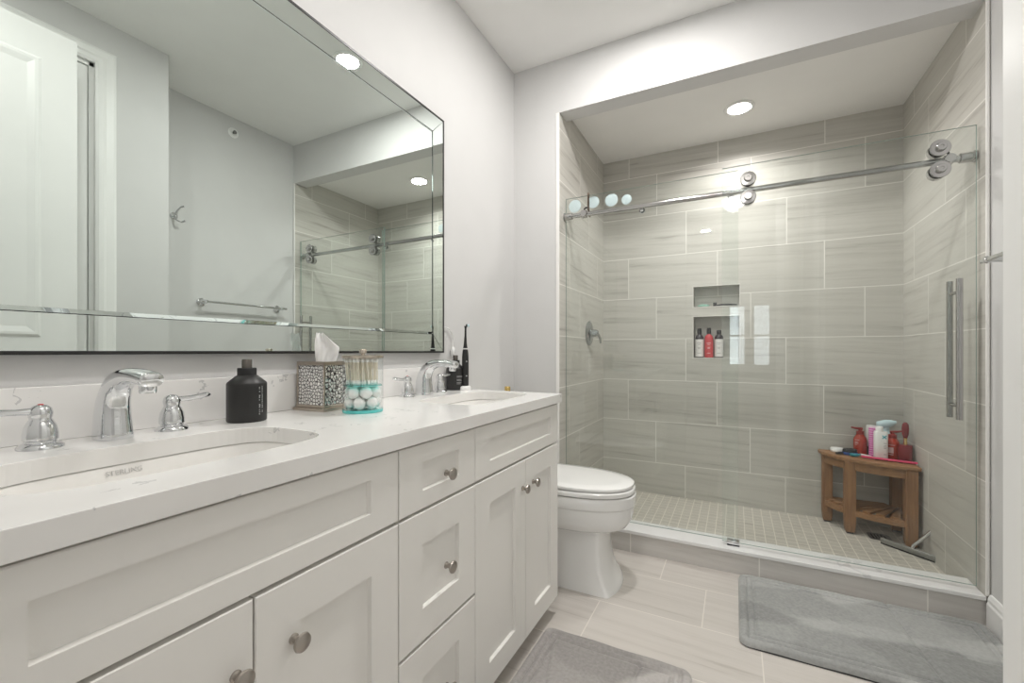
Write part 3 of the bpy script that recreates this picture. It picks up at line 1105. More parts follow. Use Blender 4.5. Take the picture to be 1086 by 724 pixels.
# cotton balls in the lower tier
m = MB()
m.ball((0, 0, 0), 0.0168, 16, 10)
for v in m.bm.verts:
    v.co *= 1 + 0.09 * math.sin(v.co.x * 420 + v.co.z * 300) * math.cos(v.co.y * 380)
b0 = tag(m.build('cotton_ball', M_['cotton'], None, 80), 'white cotton ball in the lower tier of the clear jar', 'cotton ball', 'cotton balls in the jar')
k = 0
for lay, (nb, rr2, off) in enumerate(((6, 0.0350, 0), (1, 0, 0), (6, 0.0345, 0.5), (1, 0, 0))):
    zl = 0.9 + 0.0272 + (0.0295 if lay > 1 else 0)
    for q in range(nb):
        a = 2 * PI * (q + off) / nb
        o = b0 if k == 0 else b0.copy()
        if k:
            COL.objects.link(o)
        o.location = (JX + rr2 * math.cos(a), JY + rr2 * math.sin(a), zl)
        o.rotation_euler = (rnd.uniform(0, 6), rnd.uniform(0, 6), 0)
        k += 1

# electric toothbrush, charging stand and its cord
TX, TY = -1.087, 1.652
t = thing('toothbrush_charger', 'small white charging stand under the electric toothbrush', 'charger', (TX, TY, 0.9))
MB().lathe([(0, 0), (0.026, 0), (0.027, 0.003), (0.025, 0.014), (0.021, 0.018), (0, 0.019)], n=32, sx=0.9, sy=1.1).build('base', M_['white_plastic'], t, 50)
m = MB()
cpts = [(-0.022, 0.004, 0.006), (-0.045, 0.018, 0.025), (-0.075, 0.046, 0.075), (-0.100, 0.047, 0.130), (-0.103, 0.046, 0.165), (-0.103, 0.050, 0.205), (-0.103, 0.053, 0.235), (-0.103, 0.042, 0.262), (-0.103, 0.014, 0.282), (-0.103, -0.034, 0.288)]
m.tube(cpts, 0.0022, n=8)
m.build('cord', M_['white_plastic'], t, 60)
m = MB()
m.tube([(-0.1015, 0.0455, 0.150), (-0.1015, 0.046, 0.158), (-0.1015, 0.0475, 0.175), (-0.1015, 0.0495, 0.190), (-0.1015, 0.050, 0.196)], [0.004, 0.0095, 0.0100, 0.0085, 0.003], n=12)
m.build('cord_grip', M_['white_plastic'], t, 60)
t = thing('electric_toothbrush', 'black electric toothbrush standing on its white charger', 'toothbrush', (TX, TY, 0.9192))
MB().lathe([(0, 0), (0.0125, 0), (0.0145, 0.004), (0.0152, 0.06), (0.0148, 0.13), (0.0125, 0.158), (0.0105, 0.164), (0, 0.165)], n=28).build('handle', M_['black'], t, 50)
MB().lathe([(0, 0.165), (0.0108, 0.165), (0.0108, 0.169), (0, 0.169)], n=24).build('ring', M_['white_plastic'], t, 50)
MB().tube([(0, 0, 0.169), (0, 0, 0.19), (0.001, 0, 0.225), (0.001, 0, 0.258), (0.001, 0, 0.27)], [0.0100, 0.0072, 0.0048, 0.0042, 0.0066], n=16).build('neck', M_['black'], t, 60)
hd = MB().lathe([(0, 0), (0.0065, 0), (0.0065, 0.007), (0, 0.007)], n=18, M=T(0.003, 0, 0.272) @ Matrix.Rotation(0.5, 4, 'Z') @ RY90)
hd = hd.build('brush_head', M_['black'], t, 40)
MB().lathe([(0, 0.007), (0.0058, 0.007), (0.0064, 0.016), (0, 0.0155)], n=18, M=T(0.003, 0, 0.272) @ Matrix.Rotation(0.5, 4, 'Z') @ RY90).build('bristles', M_['pale_blue'], hd, 40)
MB().lathe([(0, 0), (0.0035, 0), (0.0035, 0.001), (0, 0.0012)], n=14, M=T(0.0118, -0.0084, 0.11) @ Matrix.Rotation(-0.62, 4, 'Z') @ RY90).build('button', M_['print_faint'], t, 40)
MB().lathe([(0, 0), (0.0028, 0), (0.0028, 0.001), (0, 0.0012)], n=14, M=T(0.0118, -0.0084, 0.045) @ Matrix.Rotation(-0.62, 4, 'Z') @ RY90).build('button', M_['print_grey'], t, 40)

# ------------------------------------------------------------------ toilet
tl = thing('toilet', 'white one-piece style toilet with closed lid between vanity and shower', 'toilet', (XL, 2.0, 0))


def dshape(xb, xf, hw, p=2.4, k=44, back=0.55, pb=5):
    """plan outline: squarish at the back, long oval at the front"""
    xc = xb + (xf - xb) * 0.45
    pts = []
    for i in range(k):
        a = 2 * PI * i / k
        c_, s_ = math.cos(a), math.sin(a)
        e = p if c_ >= 0 else pb
        x = xc + (xf - xc if c_ >= 0 else xc - xb) * math.copysign(abs(c_) ** (2 / e), c_)
        y = hw * math.copysign(abs(s_) ** (2 / (p if c_ >= 0 else 3.2)), s_)
        pts.append((x, y))
    return pts


def ped(xb, xf, hw, r=0.014, bulge=0.0):
    pts = []
    for cx_, cy_, a0 in ((xf - r, hw - r, 0), (xb + r, hw - r, 90), (xb + r, -hw + r, 180), (xf - r, -hw + r, 270)):
        for i in range(5):
            a = math.radians(a0 + 90 * i / 4)
            pts.append((cx_ + r * math.cos(a), cy_ + r * math.sin(a)))
        if a0 in (0, 180, 90, 270):
            nx_, ny_ = {0: ((xb + r, hw), 0), 90: ((xb, -hw + r), 0), 180: ((xf - r, -hw), 0), 270: ((xf, hw - r), 0)}[a0]
            p0 = pts[-1]
            for i in range(1, 7):
                pts.append((p0[0] + (nx_[0] - p0[0]) * i / 7, p0[1] + (nx_[1] - p0[1]) * i / 7))
    xc = (xb + xf) / 2
    out = []
    for x, y in pts:
        k = max(0.0, (x - xc) / (xf - xc))
        out.append((x + bulge * k ** 3 * (1 - (y / hw) ** 2), y))
    return out


rings = []
for z, xf, hw, bl, r in ((0.0, 0.705, 0.137, 0.032, 0.012), (0.012, 0.704, 0.1365, 0.032, 0.012), (0.03, 0.694, 0.132, 0.030, 0.012), (0.06, 0.678, 0.125, 0.027, 0.012), (0.11, 0.663, 0.119, 0.024, 0.012), (0.18, 0.656, 0.117, 0.022, 0.013), (0.24, 0.656, 0.117, 0.022, 0.015), (0.275, 0.66, 0.119, 0.022, 0.02)):
    rings.append([(x, y, z) for x, y in ped(0.06, xf, hw, r, bl)])
MB().loft(rings).build('pedestal', M_['porcelain'], tl, 35)
rings = []
for z, xf, hw, p in ((0.262, 0.70, 0.125, 2.9), (0.268, 0.735, 0.150, 2.7), (0.282, 0.762, 0.166, 2.55), (0.31, 0.780, 0.177, 2.45), (0.345, 0.789, 0.182, 2.4), (0.374, 0.791, 0.184, 2.4), (0.378, 0.797, 0.189, 2.4), (0.384, 0.799, 0.190, 2.4), (0.424, 0.799, 0.190, 2.4), (0.429, 0.794, 0.186, 2.4)):
    rings.append([(x, y, z) for x, y in dshape(0.06, xf, hw, p)])
MB().loft(rings).build('bowl', M_['porcelain'], tl, 42)
rings = [[(x, y, z) for x, y in dshape(0.23, xf, hw, 2.35)] for z, xf, hw in ((0.434, 0.790, 0.183), (0.436, 0.794, 0.187), (0.452, 0.795, 0.188), (0.456, 0.791, 0.184))]
seat = MB().loft(rings).build('seat', M_['porcelain'], tl, 50)
m = MB()
m.box(0.52, 0.535, -0.150, -0.135, 0.428, 0.436)
m.box(0.52, 0.535, 0.135, 0.150, 0.428, 0.436)
m.box(0.27, 0.30, -0.10, 0.10, 0.427, 0.436)
m.build('bumper', M_['white_plastic'], seat)
rings = [[(x, y, z) for x, y in dshape(0.22, xf, hw, 2.35)] for z, xf, hw in ((0.4615, 0.786, 0.180), (0.463, 0.790, 0.184), (0.473, 0.789, 0.183), (0.478, 0.780, 0.174), (0.481, 0.73, 0.14), (0.482, 0.60, 0.06))]
lid = MB().loft(rings).build('lid', M_['porcelain'], tl, 50)
MB().box(0.225, 0.26, -0.09, 0.09, 0.456, 0.4625).build('hinge', M_['white_plastic'], lid)
m = MB()
m.box(0.02, 0.20, -0.21, 0.21, 0.40, 0.765, 0.02, 3)
m.build('tank', M_['porcelain'], tl, 50)
m = MB()
m.box(0.012, 0.212, -0.22, 0.22, 0.766, 0.80, 0.008, 3)
m.build('tank_lid', M_['porcelain'], tl, 50)
m = MB()
m.tube([(0.20, -0.15, 0.70), (0.222, -0.15, 0.70), (0.226, -0.12, 0.697), (0.226, -0.08, 0.692)], 0.006, n=10)
m.build('flush_lever', M_['chrome'], tl, 50)
t = thing('perfume_bottle', 'small gold and amber bottle on the toilet tank behind the vanity', 'bottle', (-1.055, 2.0, 0.8), 0.4)
MB().lathe([(0, 0), (0.018, 0), (0.02, 0.003), (0.02, 0.05), (0.012, 0.062), (0.008, 0.066), (0, 0.066)], n=24).build('body', M_['yellow'], t, 40)
MB().lathe([(0, 0.064), (0.0155, 0.064), (0.0155, 0.09), (0.014, 0.092), (0, 0.092)], n=20).build('cap', M_['gold'], t, 40)

# ------------------------------------------------------------------ shower enclosure


def glass_slab(x0, x1, y0, y1, z0, z1, name, parent):
    m = MB()
    m.box(x0, x1, y0, y1, z0, z1)
    m.bm.faces.ensure_lookup_table()
    for f in m.bm.faces:
        n = f.normal
        f.normal_update()
        if abs(f.normal.y) < 0.5:
            f.material_index = 1
    return m.build(name, [M_['glass'], M_['glass_edge']], parent)


RZ, RYc = 1.870, 2.440
t = thing('fixed_glass_panel', 'fixed clear glass shower panel beside the toilet', 'shower panel', (SL, 2.462, 0.118))
glass_slab(0.002, 0.013 - SL, 0, 0.009, 0.0005, 1.867, 'glass', t)
for x in (-0.46, -0.02):
    m = MB().lathe([(0, 0.0), (0.016, 0.0), (0.016, 0.004), (0.011, 0.005), (0.011, 0.014), (0, 0.014)], n=20, M=T(x - SL, 0.009, RZ - 0.118 - 0.016) @ Matrix.Rotation(-PI / 2, 4, 'X'))
    m.lathe([(0, -0.008), (0.010, -0.008), (0.010, 0.0), (0, 0.0)], n=20, M=T(x - SL, 0, RZ - 0.118 - 0.016) @ Matrix.Rotation(-PI / 2, 4, 'X'))
    m.build('clamp', M_['chrome'], t, 40)

t = thing('shower_rail', 'polished steel rail running across the top of the shower glass', 'rail', (SL, RYc, RZ))
m = MB().tube([(0.001, 0, 0), (SR - SL - 0.001, 0, 0)], 0.0135, n=24)
m.build('rod', M_['rail'], t, 40)
for x, sg in ((0.0, 1), (SR - SL, -1)):
    m = MB().lathe([(0, 0.0005), (0.024, 0.0005), (0.024, 0.006), (0.020, 0.009), (0.020, 0.048), (0.018, 0.05), (0.0136, 0.05)], n=28, M=T(x, 0, 0) @ Matrix.Rotation(sg * PI / 2, 4, 'Y'))
    m.build('bracket', M_['rail'], t, 40)
for x, sg in ((0.125, 1), (SR - SL - 0.085, -1)):
    m = MB().lathe([(0.0138, -0.012), (0.021, -0.012), (0.021, 0.012), (0.0138, 0.012)], n=24, M=T(x, 0, 0) @ RY90)
    m.lathe([(0, 0), (0.019, 0), (0.019, 0.010), (0.017, 0.012), (0, 0.012)], n=24, M=T(x, -0.018, 0) @ RX90)
    st = m.build('stop', M_['rail'], t, 40)
    m = MB()
    m.tube([(x, -0.004, 0.018), (x, -0.004, 0.030), (x + sg * 0.008, -0.004, 0.036), (x + sg * 0.018, -0.004, 0.036)], 0.0045, n=10)
    m.build('bumper', M_['rubber'], st, 50)

GY = 2.405
dt = thing('sliding_glass_door', 'sliding clear glass shower door hanging from rollers on the rail', 'shower door', (-0.059, GY, 0.132))
glass_slab(0, 0.862 + 0.059, 0, 0.009, 0, 1.853, 'glass', dt)
for x in (0.055 + 0.059, 0.752 + 0.059):
    for dz in (0.0445, -0.0445):
        z = RZ - 0.132 + dz
        Mx = T(x, 0, z) @ RX90           # lathe +z points to -y (towards the room)
        m = MB().lathe([(0, -0.0482), (0.031, -0.0482), (0.031, -0.044), (0.0295, -0.0355), (0.031, -0.026), (0.031, -0.022), (0.012, -0.022), (0.012, -0.0095), (0, -0.0095)], n=32, M=Mx)
        rw = m.build('roller', M_['rail'], dt, 40)
        m = MB().lathe([(0, 0.0005), (0.034, 0.0005), (0.0345, 0.003), (0.033, 0.0055), (0.020, 0.0065), (0.018, 0.0065), (0.018, 0.012), (0.0165, 0.020), (0.015, 0.0225), (0.006, 0.0225), (0.005, 0.020), (0, 0.020)], n=36, M=Mx)
        m.build('cap', M_['rail'], rw, 35)
hx = 0.797 + 0.059
m = MB()
for y in (-0.040, 0.049):
    m.tube([(hx, y, 0.80 - 0.132), (hx, y, 1.366 - 0.132)], 0.0105, n=20)
for z in (0.855, 1.312):
    m.tube([(hx, -0.038, z - 0.132), (hx, 0.047, z - 0.132)], 0.0065, n=14)
m.build('handle', M_['rail'], dt, 40)

t = thing('door_guide', 'small chrome guide block on the marble curb under the sliding door', 'door guide', (-0.010, 2.412, 0.118))
m = MB()
m.box(-0.028, 0.028, -0.018, -0.010, 0, 0.026, 0.002)
m.box(-0.028, 0.028, 0.006, 0.014, 0, 0.026, 0.002)
m.box(-0.028, 0.028, -0.018, 0.014, 0, 0.010, 0.002)
m.build('block', M_['chrome'], t, 40)

# suction cups and hook on the fixed glass
cupb = None
for k, (x, z, r) in enumerate(((-0.85, 1.938, 0.038), (-0.738, 1.945, 0.035), (-0.632, 1.94, 0.0365), (-0.546, 1.93, 0.028))):
    lab = ['translucent round suction cup on the shower glass at the rail end by the wall', 'translucent suction cup beside the dark hook on the shower glass', 'largest clear translucent suction cup above the rail on the shower glass', 'smallest translucent suction cup above the rail, farthest from the hook'][k]
    m = MB().lathe([(0, 0.030), (0.010, 0.030), (0.012, 0.020), (r * 0.55, 0.014), (r * 0.9, 0.006), (r, 0.001), (r * 0.98, 0.0005), (0, 0.003)], n=28, M=Matrix.Rotation(-PI / 2, 4, 'X'))
    o = tag(m.build('suction_cup', M_['cup'], None, 50), lab, 'suction cup', 'suction cups on the shower glass')
    o.location = (x, 2.472, z)
t = thing('glass_hook', 'dark bronze hook hanging over the top of the fixed shower glass', 'hook', (-0.765, 2.4665, 1.985))
m = MB()
pth = [(0, -0.0085, -0.09), (0, -0.0085, -0.01)] + [(0, -0.0085 * math.cos(a), 0.004 + 0.012 * math.sin(a)) for a in [PI * i / 8 for i in range(9)]] + [(0, 0.0085, -0.01), (0, 0.0085, -0.10)]
m.tube(pth, 0.004, n=10)
m.build('strap', M_['bronze'], t, 50)
m = MB()
m.tube([(0, 0.0085, -0.10), (0, 0.018, -0.118), (0, 0.032, -0.116), (0, 0.036, -0.10)], 0.0036, n=10)
m.build('prong', M_['bronze'], t, 50)

# valve on the left shower wall
t = thing('shower_valve', 'chrome shower valve with lever on the tiled wall beside the toilet', 'shower valve', (SL, 2.93, 1.20))
MB().lathe([(0, 0), (0.083, 0.0), (0.085, 0.004), (0.075, 0.011), (0.045, 0.016), (0.032, 0.018), (0.03, 0.022), (0, 0.022)], n=40, M=RY90).build('plate', M_['chrome_shade'], t, 45)
m = MB().lathe([(0, 0.02), (0.027, 0.02), (0.024, 0.05), (0.016, 0.065), (0, 0.068)], n=28, M=RY90)
m.tube([(0.052, 0, 0.0), (0.062, 0.02, -0.012), (0.066, 0.045, -0.035), (0.064, 0.062, -0.068)], [0.010, 0.0095, 0.009, 0.006], n=12)
m.build('lever', M_['chrome_shade'], t, 50)

# things in the niche
NY = 3.345


def niche_bottle(x, label, bodym, topm, lab, h):
    t = thing('shampoo_bottle', label, 'bottle', (x, NY, 1.0305), 0.0, group='bottles in the lower niche')
    MB().lathe([(0, 0), (0.026, 0), (0.028, 0.004), (0.028, 0.138), (0.024, 0.150), (0.012, 0.162), (0.011, 0.168), (0, 0.168)], n=28).build('body', bodym, t, 45)
    MB().lathe([(0, 0.166), (0.0145, 0.166), (0.0145, 0.19), (0.012, h), (0, h)], n=20).build('cap', topm, t, 40)
    m = MB()
    m.lathe([(0.0284, 0.006), (0.0286, 0.006), (0.0286, 0.128), (0.0284, 0.128)], n=28)
    lb = m.build('label_band', lab, t, 40)
    m = MB()
    for z, wv in ((0.10, 0.9), (0.09, 0.6), (0.07, 0.7), (0.063, 0.5), (0.03, 0.8)):
        a0 = -PI / 2 - wv / 2
        for i in range(4):
            p, q = a0 + wv * i / 4, a0 + wv * (i + 1) / 4
            A = [(0.0289 * math.cos(p), 0.0289 * math.sin(p), z), (0.0289 * math.cos(q), 0.0289 * math.sin(q), z), (0.0289 * math.cos(q), 0.0289 * math.sin(q), z + 0.003), (0.0289 * math.cos(p), 0.0289 * math.sin(p), z + 0.003)]
            m.loft([[(a * 0.99, b * 0.99, c) for a, b, c in A], A])
    m.build('lettering', M_['label_pink'] if lab is M_['red_niche'] else M_['print_faint'], lb)
    return t


niche_bottle(-0.227, 'dark bottle with pale label, against the left side of the lower niche', M_['dark_bottle'], M_['rubber'], M_['cream'], 0.205)
niche_bottle(-0.166, 'red bottle with black cap in the lower niche', M_['red_niche'], M_['rubber'], M_['red_niche'], 0.208)
niche_bottle(-0.102, 'dark bottle with pale label, to the right of the red niche bottle', M_['dark_bottle'], M_['rubber'], M_['cream'], 0.188)
t = thing('soap_dish', 'mint green soap dish in the upper shower niche', 'soap dish', (-0.200, NY, 1.3855))
MB().lathe([(0, 0), (0.028, 0), (0.040, 0.012), (0.0385, 0.013), (0.027, 0.004), (0, 0.004)], n=28, sy=0.8).build('dish', M_['mint'], t, 45)
MB().lathe([(0, 0.0045), (0.024, 0.0045), (0.028, 0.010), (0.022, 0.018), (0, 0.020)], n=24, sy=0.75).build('bar', M_['mint'], t, 50)
t = thing('razor', 'black razor lying in the upper shower niche', 'razor', (-0.06, 3.335, 1.3855), 0.03)
MB().tube([(-0.055, 0, 0.008), (-0.02, 0, 0.012), (0.03, 0, 0.010), (0.07, 0, 0.006)], [0.004, 0.006, 0.0065, 0.0045], n=12).build('handle', M_['rubber'], t, 50)
MB().box(-0.078, -0.056, -0.02, 0.02, 0.003, 0.026, 0.003).build('head', M_['rubber'], t)

# drain in shower floor
t = thing('floor_drain', 'dark square drain in the mosaic shower floor under the bench', 'drain', (0.715, 3.10, ZF))
m = MB().plate(sup(0, 0, 0.05, 0.05, 6, 32), [rect(-0.035 + 0.0145 * i, -0.026 + 0.0145 * i, -0.035, 0.035) for i in range(5)], 0.0005, 0.004, lambda u, v, d: (u, v, d))
m.build('grate', M_['drain'], t)
MB().box(-0.046, 0.046, -0.046, 0.046, 0.0001, 0.0006).build('sump', M_['rubber'], t)

# ------------------------------------------------------------------ teak corner bench
CXs, CYs = 0.862, 3.285
bench = thing('corner_bench', 'teak corner shower bench with slatted lower shelf', 'bench', (CXs, CYs, ZF))
EA, EB = 0.405, 0.305
HT = 0.432


def quarter(a, b, k=18):
    return [(-a * math.cos(PI / 2 * i / k), -b * math.sin(PI / 2 * i / k)) for i in range(k + 1)]


q = quarter(EA, EB)
outl = [(0, 0)] + q
m = MB()
m.loft([[(x, y, z) for x, y in outl] for z in (HT - 0.020, HT)])
m.build('top_board', M_['wood_flat'], bench, bevel=0.003)
# top rim rail following the curve, and lower one


def curved_rail(a, b, th, z0, z1, name):
    qo, qi = quarter(a, b), quarter(a - th, b - th)
    mm = MB()
    rings = [[(qo[i][0], qo[i][1], z0), (qo[i][0], qo[i][1], z1), (qi[i][0], qi[i][1], z1), (qi[i][0], qi[i][1], z0)] for i in range(1, len(qo) - 1)]
    mm.loft(rings)
    return mm.build(name, M_['wood_flat'], bench, 40)


curved_rail(EA - 0.018, EB - 0.018, 0.022, HT - 0.068, HT - 0.0205, 'apron')
m = MB()
m.box(-EA + 0.05, -0.02, -0.035, -0.012, HT - 0.068, HT - 0.0205)
m.box(-0.035, -0.012, -EB + 0.05, -0.04, HT - 0.068, HT - 0.0205)
m.build('side_apron', M_['wood_flat'], bench, bevel=0.002)
legs = [(-EA + 0.042, -0.030), (-0.036, -EB + 0.036), (-0.036, -0.036), (-0.28, -0.185)]
for lx, ly in legs:
    m = MB()
    a = 0.026
    rings = []
    for z, s, inn in ((0.010, 0.80, 0), (0.03, 0.9, 0), (0.07, 1.0, 0), (HT - 0.0205, 1.0, 0)):
        rings.append([(lx + sx * a * s, ly + sy * a * s, z) for sx, sy in ((-1, -1), (1, -1), (1, 1), (-1, 1))])
    m.loft(rings)
    lg = m.build('leg', M_['wood'], bench, bevel=0.003)
    MB().box(lx - 0.016, lx + 0.016, ly - 0.016, ly + 0.016, 0.0005, 0.0098).build('foot_pad', M_['rubber'], lg)
curved_rail(EA - 0.02, EB - 0.02, 0.024, 0.105, 0.135, 'shelf_rail')
m = MB()
m.box(-EA + 0.05, -0.02, -0.033, -0.012, 0.105, 0.130)
m.box(-0.033, -0.012, -EB + 0.05, -0.04, 0.105, 0.130)
m.build('shelf_side_rail', M_['wood_flat'], bench, bevel=0.002)
for k in range(9):
    a0 = PI / 2 * (k + 0.5) / 9
    ro = Vector((-(EA - 0.035) * math.cos(a0), -(EB - 0.035) * math.sin(a0), 0))
    ri = ro * 0.22
    dr = (ro - ri).normalized()
    nn = Vector((-dr.y, dr.x, 0))
    pts_ = [ri - nn * 0.004, ro - nn * 0.020, ro + nn * 0.020, ri + nn * 0.004]
    m = MB()
    m.loft([[(p.x, p.y, z) for p in pts_] for z in (0.136, 0.146)])
    m.build('shelf_slat', M_['wood_flat'], bench)

ZT = ZF + HT                      # bench top height


def pump_bottle(x, y, label, rz, white_label):
    t = thing('pump_bottle', label, 'bottle', (x, y, ZT), rz, group='red pump bottles on the bench')
    MB().lathe([(0, 0), (0.031, 0), (0.033, 0.004), (0.033, 0.085), (0.030, 0.098), (0.019, 0.116), (0.0165, 0.120), (0, 0.120)], n=32).build('body', M_['red'], t, 45)
    m = MB().lathe([(0, 0.119), (0.0195, 0.119), (0.0195, 0.137), (0.013, 0.139), (0.009, 0.142), (0.009, 0.150), (0, 0.150)], n=24)
    m.tube([(0.010, 0, 0.150), (-0.02, 0, 0.152), (-0.045, 0, 0.158)], [0.008, 0.0065, 0.0045], n=12)
    m.build('pump', M_['dark_red2'], t, 45)
    m = MB()
    rr = 0.0334

    def patch(a0, a1, z0, z1):
        for i in range(5):
            p, q_ = a0 + (a1 - a0) * i / 5, a0 + (a1 - a0) * (i + 1) / 5
            A = [(rr * math.cos(p), rr * math.sin(p), z0), (rr * math.cos(q_), rr * math.sin(q_), z0), (rr * math.cos(q_), rr * math.sin(q_), z1), (rr * math.cos(p), rr * math.sin(p), z1)]
            m.loft([[(a * 0.985, b * 0.985, c) for a, b, c in A], A])
    av = -PI / 2 - 0.25 - rz
    if white_label:
        patch(av - 0.55, av + 0.15, 0.036, 0.068)
        patch(av - 0.55, av + 0.35, 0.080, 0.0825)
        patch(av - 0.55, av + 0.15, 0.026, 0.030)
    else:
        for z, wv in ((0.086, 0.7), (0.074, 0.5), (0.066, 0.55), (0.058, 0.3), (0.028, 0.4), (0.020, 0.45)):
            patch(av - 0.75, av - 0.75 + wv, z, z + 0.003)
    m.build('label_print', M_['label_pink'], t)
    return t


pump_bottle(0.655, 3.222, 'red pump bottle standing behind the teal razor, nozzle pointing away from the wall', 0.2, False)
pump_bottle(0.790, 3.172, 'red pump bottle with white square label between white bottle and maroon canister', math.radians(190), True)

t = thing('shampoo_bottle', 'tall white bottle with teal X mark on the bench', 'bottle', (0.728, 3.128, ZT), 0.0)
rings = [[(x, y, z) for x, y in sup(0, 0, a, b, 3.2, 36)] for z, a, b in ((0, 0.029, 0.020), (0.004, 0.031, 0.022), (0.150, 0.031, 0.022), (0.156, 0.028, 0.019))]
MB().loft(rings).build('body', M_['white_plastic'], t, 45)
MB().lathe([(0, 0.156), (0.017, 0.156), (0.017, 0.182), (0.015, 0.184), (0, 0.184)], (-0.006, 0, 0), 24).build('cap', M_['white_plastic'], t, 45)
m = MB()
for sg in (-1, 1):
    m.box(-0.0125, 0.0125, -0.0010, 0.0006, -0.0026, 0.0026, M=T(0.011, -0.0218, 0.128) @ Matrix.Rotation(sg * PI / 4.2, 4, 'Y'))
m.build('x_mark', M_['teal_print'], t)
m = MB()
for z0, wv in ((0.092, 0.012), (0.080, 0.008), (0.072, 0.013), (0.064, 0.01), (0.03, 0.012)):
    m.box(0.014 - wv / 2, 0.014 + wv / 2, -0.0226, -0.021, z0, z0 + 0.003)
m.build('lettering', M_['print_faint'], t)

t = thing('striped_bottle', 'magenta and pale pink striped bottle behind the white X bottle', 'bottle', (0.712, 3.180, ZT), 0.0)
rings = [[(x, y, z) for x, y in sup(0, 0, a, b, 3.0, 32)] for z, a, b in ((0, 0.024, 0.017), (0.004, 0.026, 0.019), (0.165, 0.026, 0.019), (0.172, 0.023, 0.016))]
MB().loft(rings).build('body', M_['pink_white'], t, 45)
m = MB()
for k in range(13):
    z0 = 0.008 + k * 0.0125
    rings = [[(x, y, z) for x, y in sup(0, 0, 0.0263, 0.0193, 3.0, 32)] for z in (z0, z0 + 0.0075)]
    m.loft(rings)
m.build('stripes', M_['magenta'], t, 45)

t = thing('conditioner_tube', 'white bottle with dark green cap behind the red pump bottle', 'bottle', (0.712, 3.252, ZT), 0.0)
MB().lathe([(0, 0), (0.021, 0), (0.021, 0.048), (0, 0.048)], n=28).build('cap', M_['dark_green'], t, 45)
MB().lathe([(0, 0.048), (0.022, 0.0482), (0.024, 0.055), (0.024, 0.15), (0.022, 0.170), (0, 0.170)], n=28).build('body', M_['white_plastic'], t, 45)

t = thing('spray_bottle', 'pale blue trigger spray bottle behind the red bottle with label', 'bottle', (0.776, 3.243, ZT), math.radians(-8))
MB().lathe([(0, 0), (0.030, 0), (0.032, 0.004), (0.032, 0.10), (0.026, 0.135), (0.014, 0.152), (0, 0.152)], n=28).build('body', M_['pale_blue'], t, 45)
m = MB()
rings = []
for x, z, hh, ww in ((-0.040, 0.182, 0.012, 0.014), (-0.022, 0.180, 0.022, 0.02), (0.0, 0.184, 0.026, 0.022), (0.025, 0.190, 0.020, 0.018), (0.048, 0.198, 0.008, 0.010)):
    rings.append([(x, y, zz) for y, zz in sup(0, z, ww, hh, 2.6, 20)])
m.loft(rings)
m.lathe([(0, 0.150), (0.018, 0.150), (0.018, 0.166), (0.012, 0.170), (0, 0.170)], n=20)
m.build('trigger_head', M_['pale_blue'], t, 45)

t = thing('brush_canister', 'maroon canister holding a maroon handled brush with gold band', 'canister', (0.838, 3.14, ZT), 0.0)
t.location = (0.832, 3.118, ZT)
MB().lathe([(0, 0), (0.029, 0), (0.031, 0.003), (0.031, 0.088), (0.029, 0.094), (0.010, 0.096), (0, 0.096)], n=32).build('body', M_['dark_red'], t, 45)
br = thing('hair_brush', 'maroon brush handle with gold band standing up from the maroon canister', 'brush', (0.832, 3.118, ZT + 0.0962), 0.0)
MB().lathe([(0, 0), (0.0085, 0.0), (0.0075, 0.015), (0.0085, 0.034), (0, 0.034)], n=20).build('band', M_['gold'], br, 45)
MB().lathe([(0, 0.034), (0.009, 0.034), (0.0145, 0.055), (0.0165, 0.085), (0.014, 0.108), (0.008, 0.118), (0, 0.121)], n=20, sy=0.7).build('handle', M_['dark_red'], br, 45)

t = thing('pink_tray', 'flat pink bar lying along the front of the bench bottles', 'hair tool', (0.760, 3.068, ZT), math.radians(-14))
t.location = (0.752, 3.083, ZT)
MB().box(-0.118, 0.118, -0.012, 0.012, 0.0045, 0.014, 0.004).build('body', M_['pink'], t, 45)
m = MB()
for x in (-0.05, 0.05):
    m.box(x - 0.008, x + 0.008, -0.008, 0.008, 0.0, 0.0046)
m.build('foot', M_['rubber'], t)

t = thing('hand_razor', 'teal razor with white handle lying on the front of the bench', 'razor', (0.625, 3.135, ZT), math.radians(14))
m = MB()
m.tube([(-0.035, 0, 0.012), (-0.02, 0, 0.010), (0.0, 0, 0.009), (0.016, 0, 0.016)], [0.008, 0.0095, 0.008, 0.005], n=12, ratio=[1.6, 1.8, 1.2, 1.0])
m.build('head', M_['dark_teal'], t, 50)
MB().tube([(0.014, 0, 0.015), (0.03, 0, 0.011), (0.05, 0, 0.0075), (0.065, 0, 0.007)], [0.005, 0.006, 0.006, 0.0045], n=12).build('handle', M_['white_plastic'], t, 50)

t = thing('scalp_brush', 'round dark blue and black brush on the bench edge', 'brush', (0.598, 3.184, ZT), math.radians(205))
rings = [[(x, y, z) for x, y in sup(0, 0, a, b, 2, 32)] for z, a, b in ((0.0, 0.034, 0.026), (0.006, 0.040, 0.031), (0.012, 0.041, 0.032), (0.016, 0.038, 0.03))]
MB().loft(rings).build('body', M_['blue'], t, 45)
rings = [[(x, y, z) for x, y in sup(0, 0, a, b, 2, 32)] for z, a, b in ((0.016, 0.037, 0.029), (0.030, 0.036, 0.028), (0.034, 0.032, 0.024))]
MB().loft(rings).build('bristle_pad', M_['rubber'], t, 45)
MB().tube([(0.036, 0, 0.009), (0.055, 0, 0.009), (0.078, 0, 0.008)], [0.007, 0.0078, 0.0065], n=12).build('handle', M_['rubber'], t, 50)
t = thing('soap_puck', 'white round soap puck at the left of the bench top', 'soap', (0.548, 3.243, ZT), 0.0)
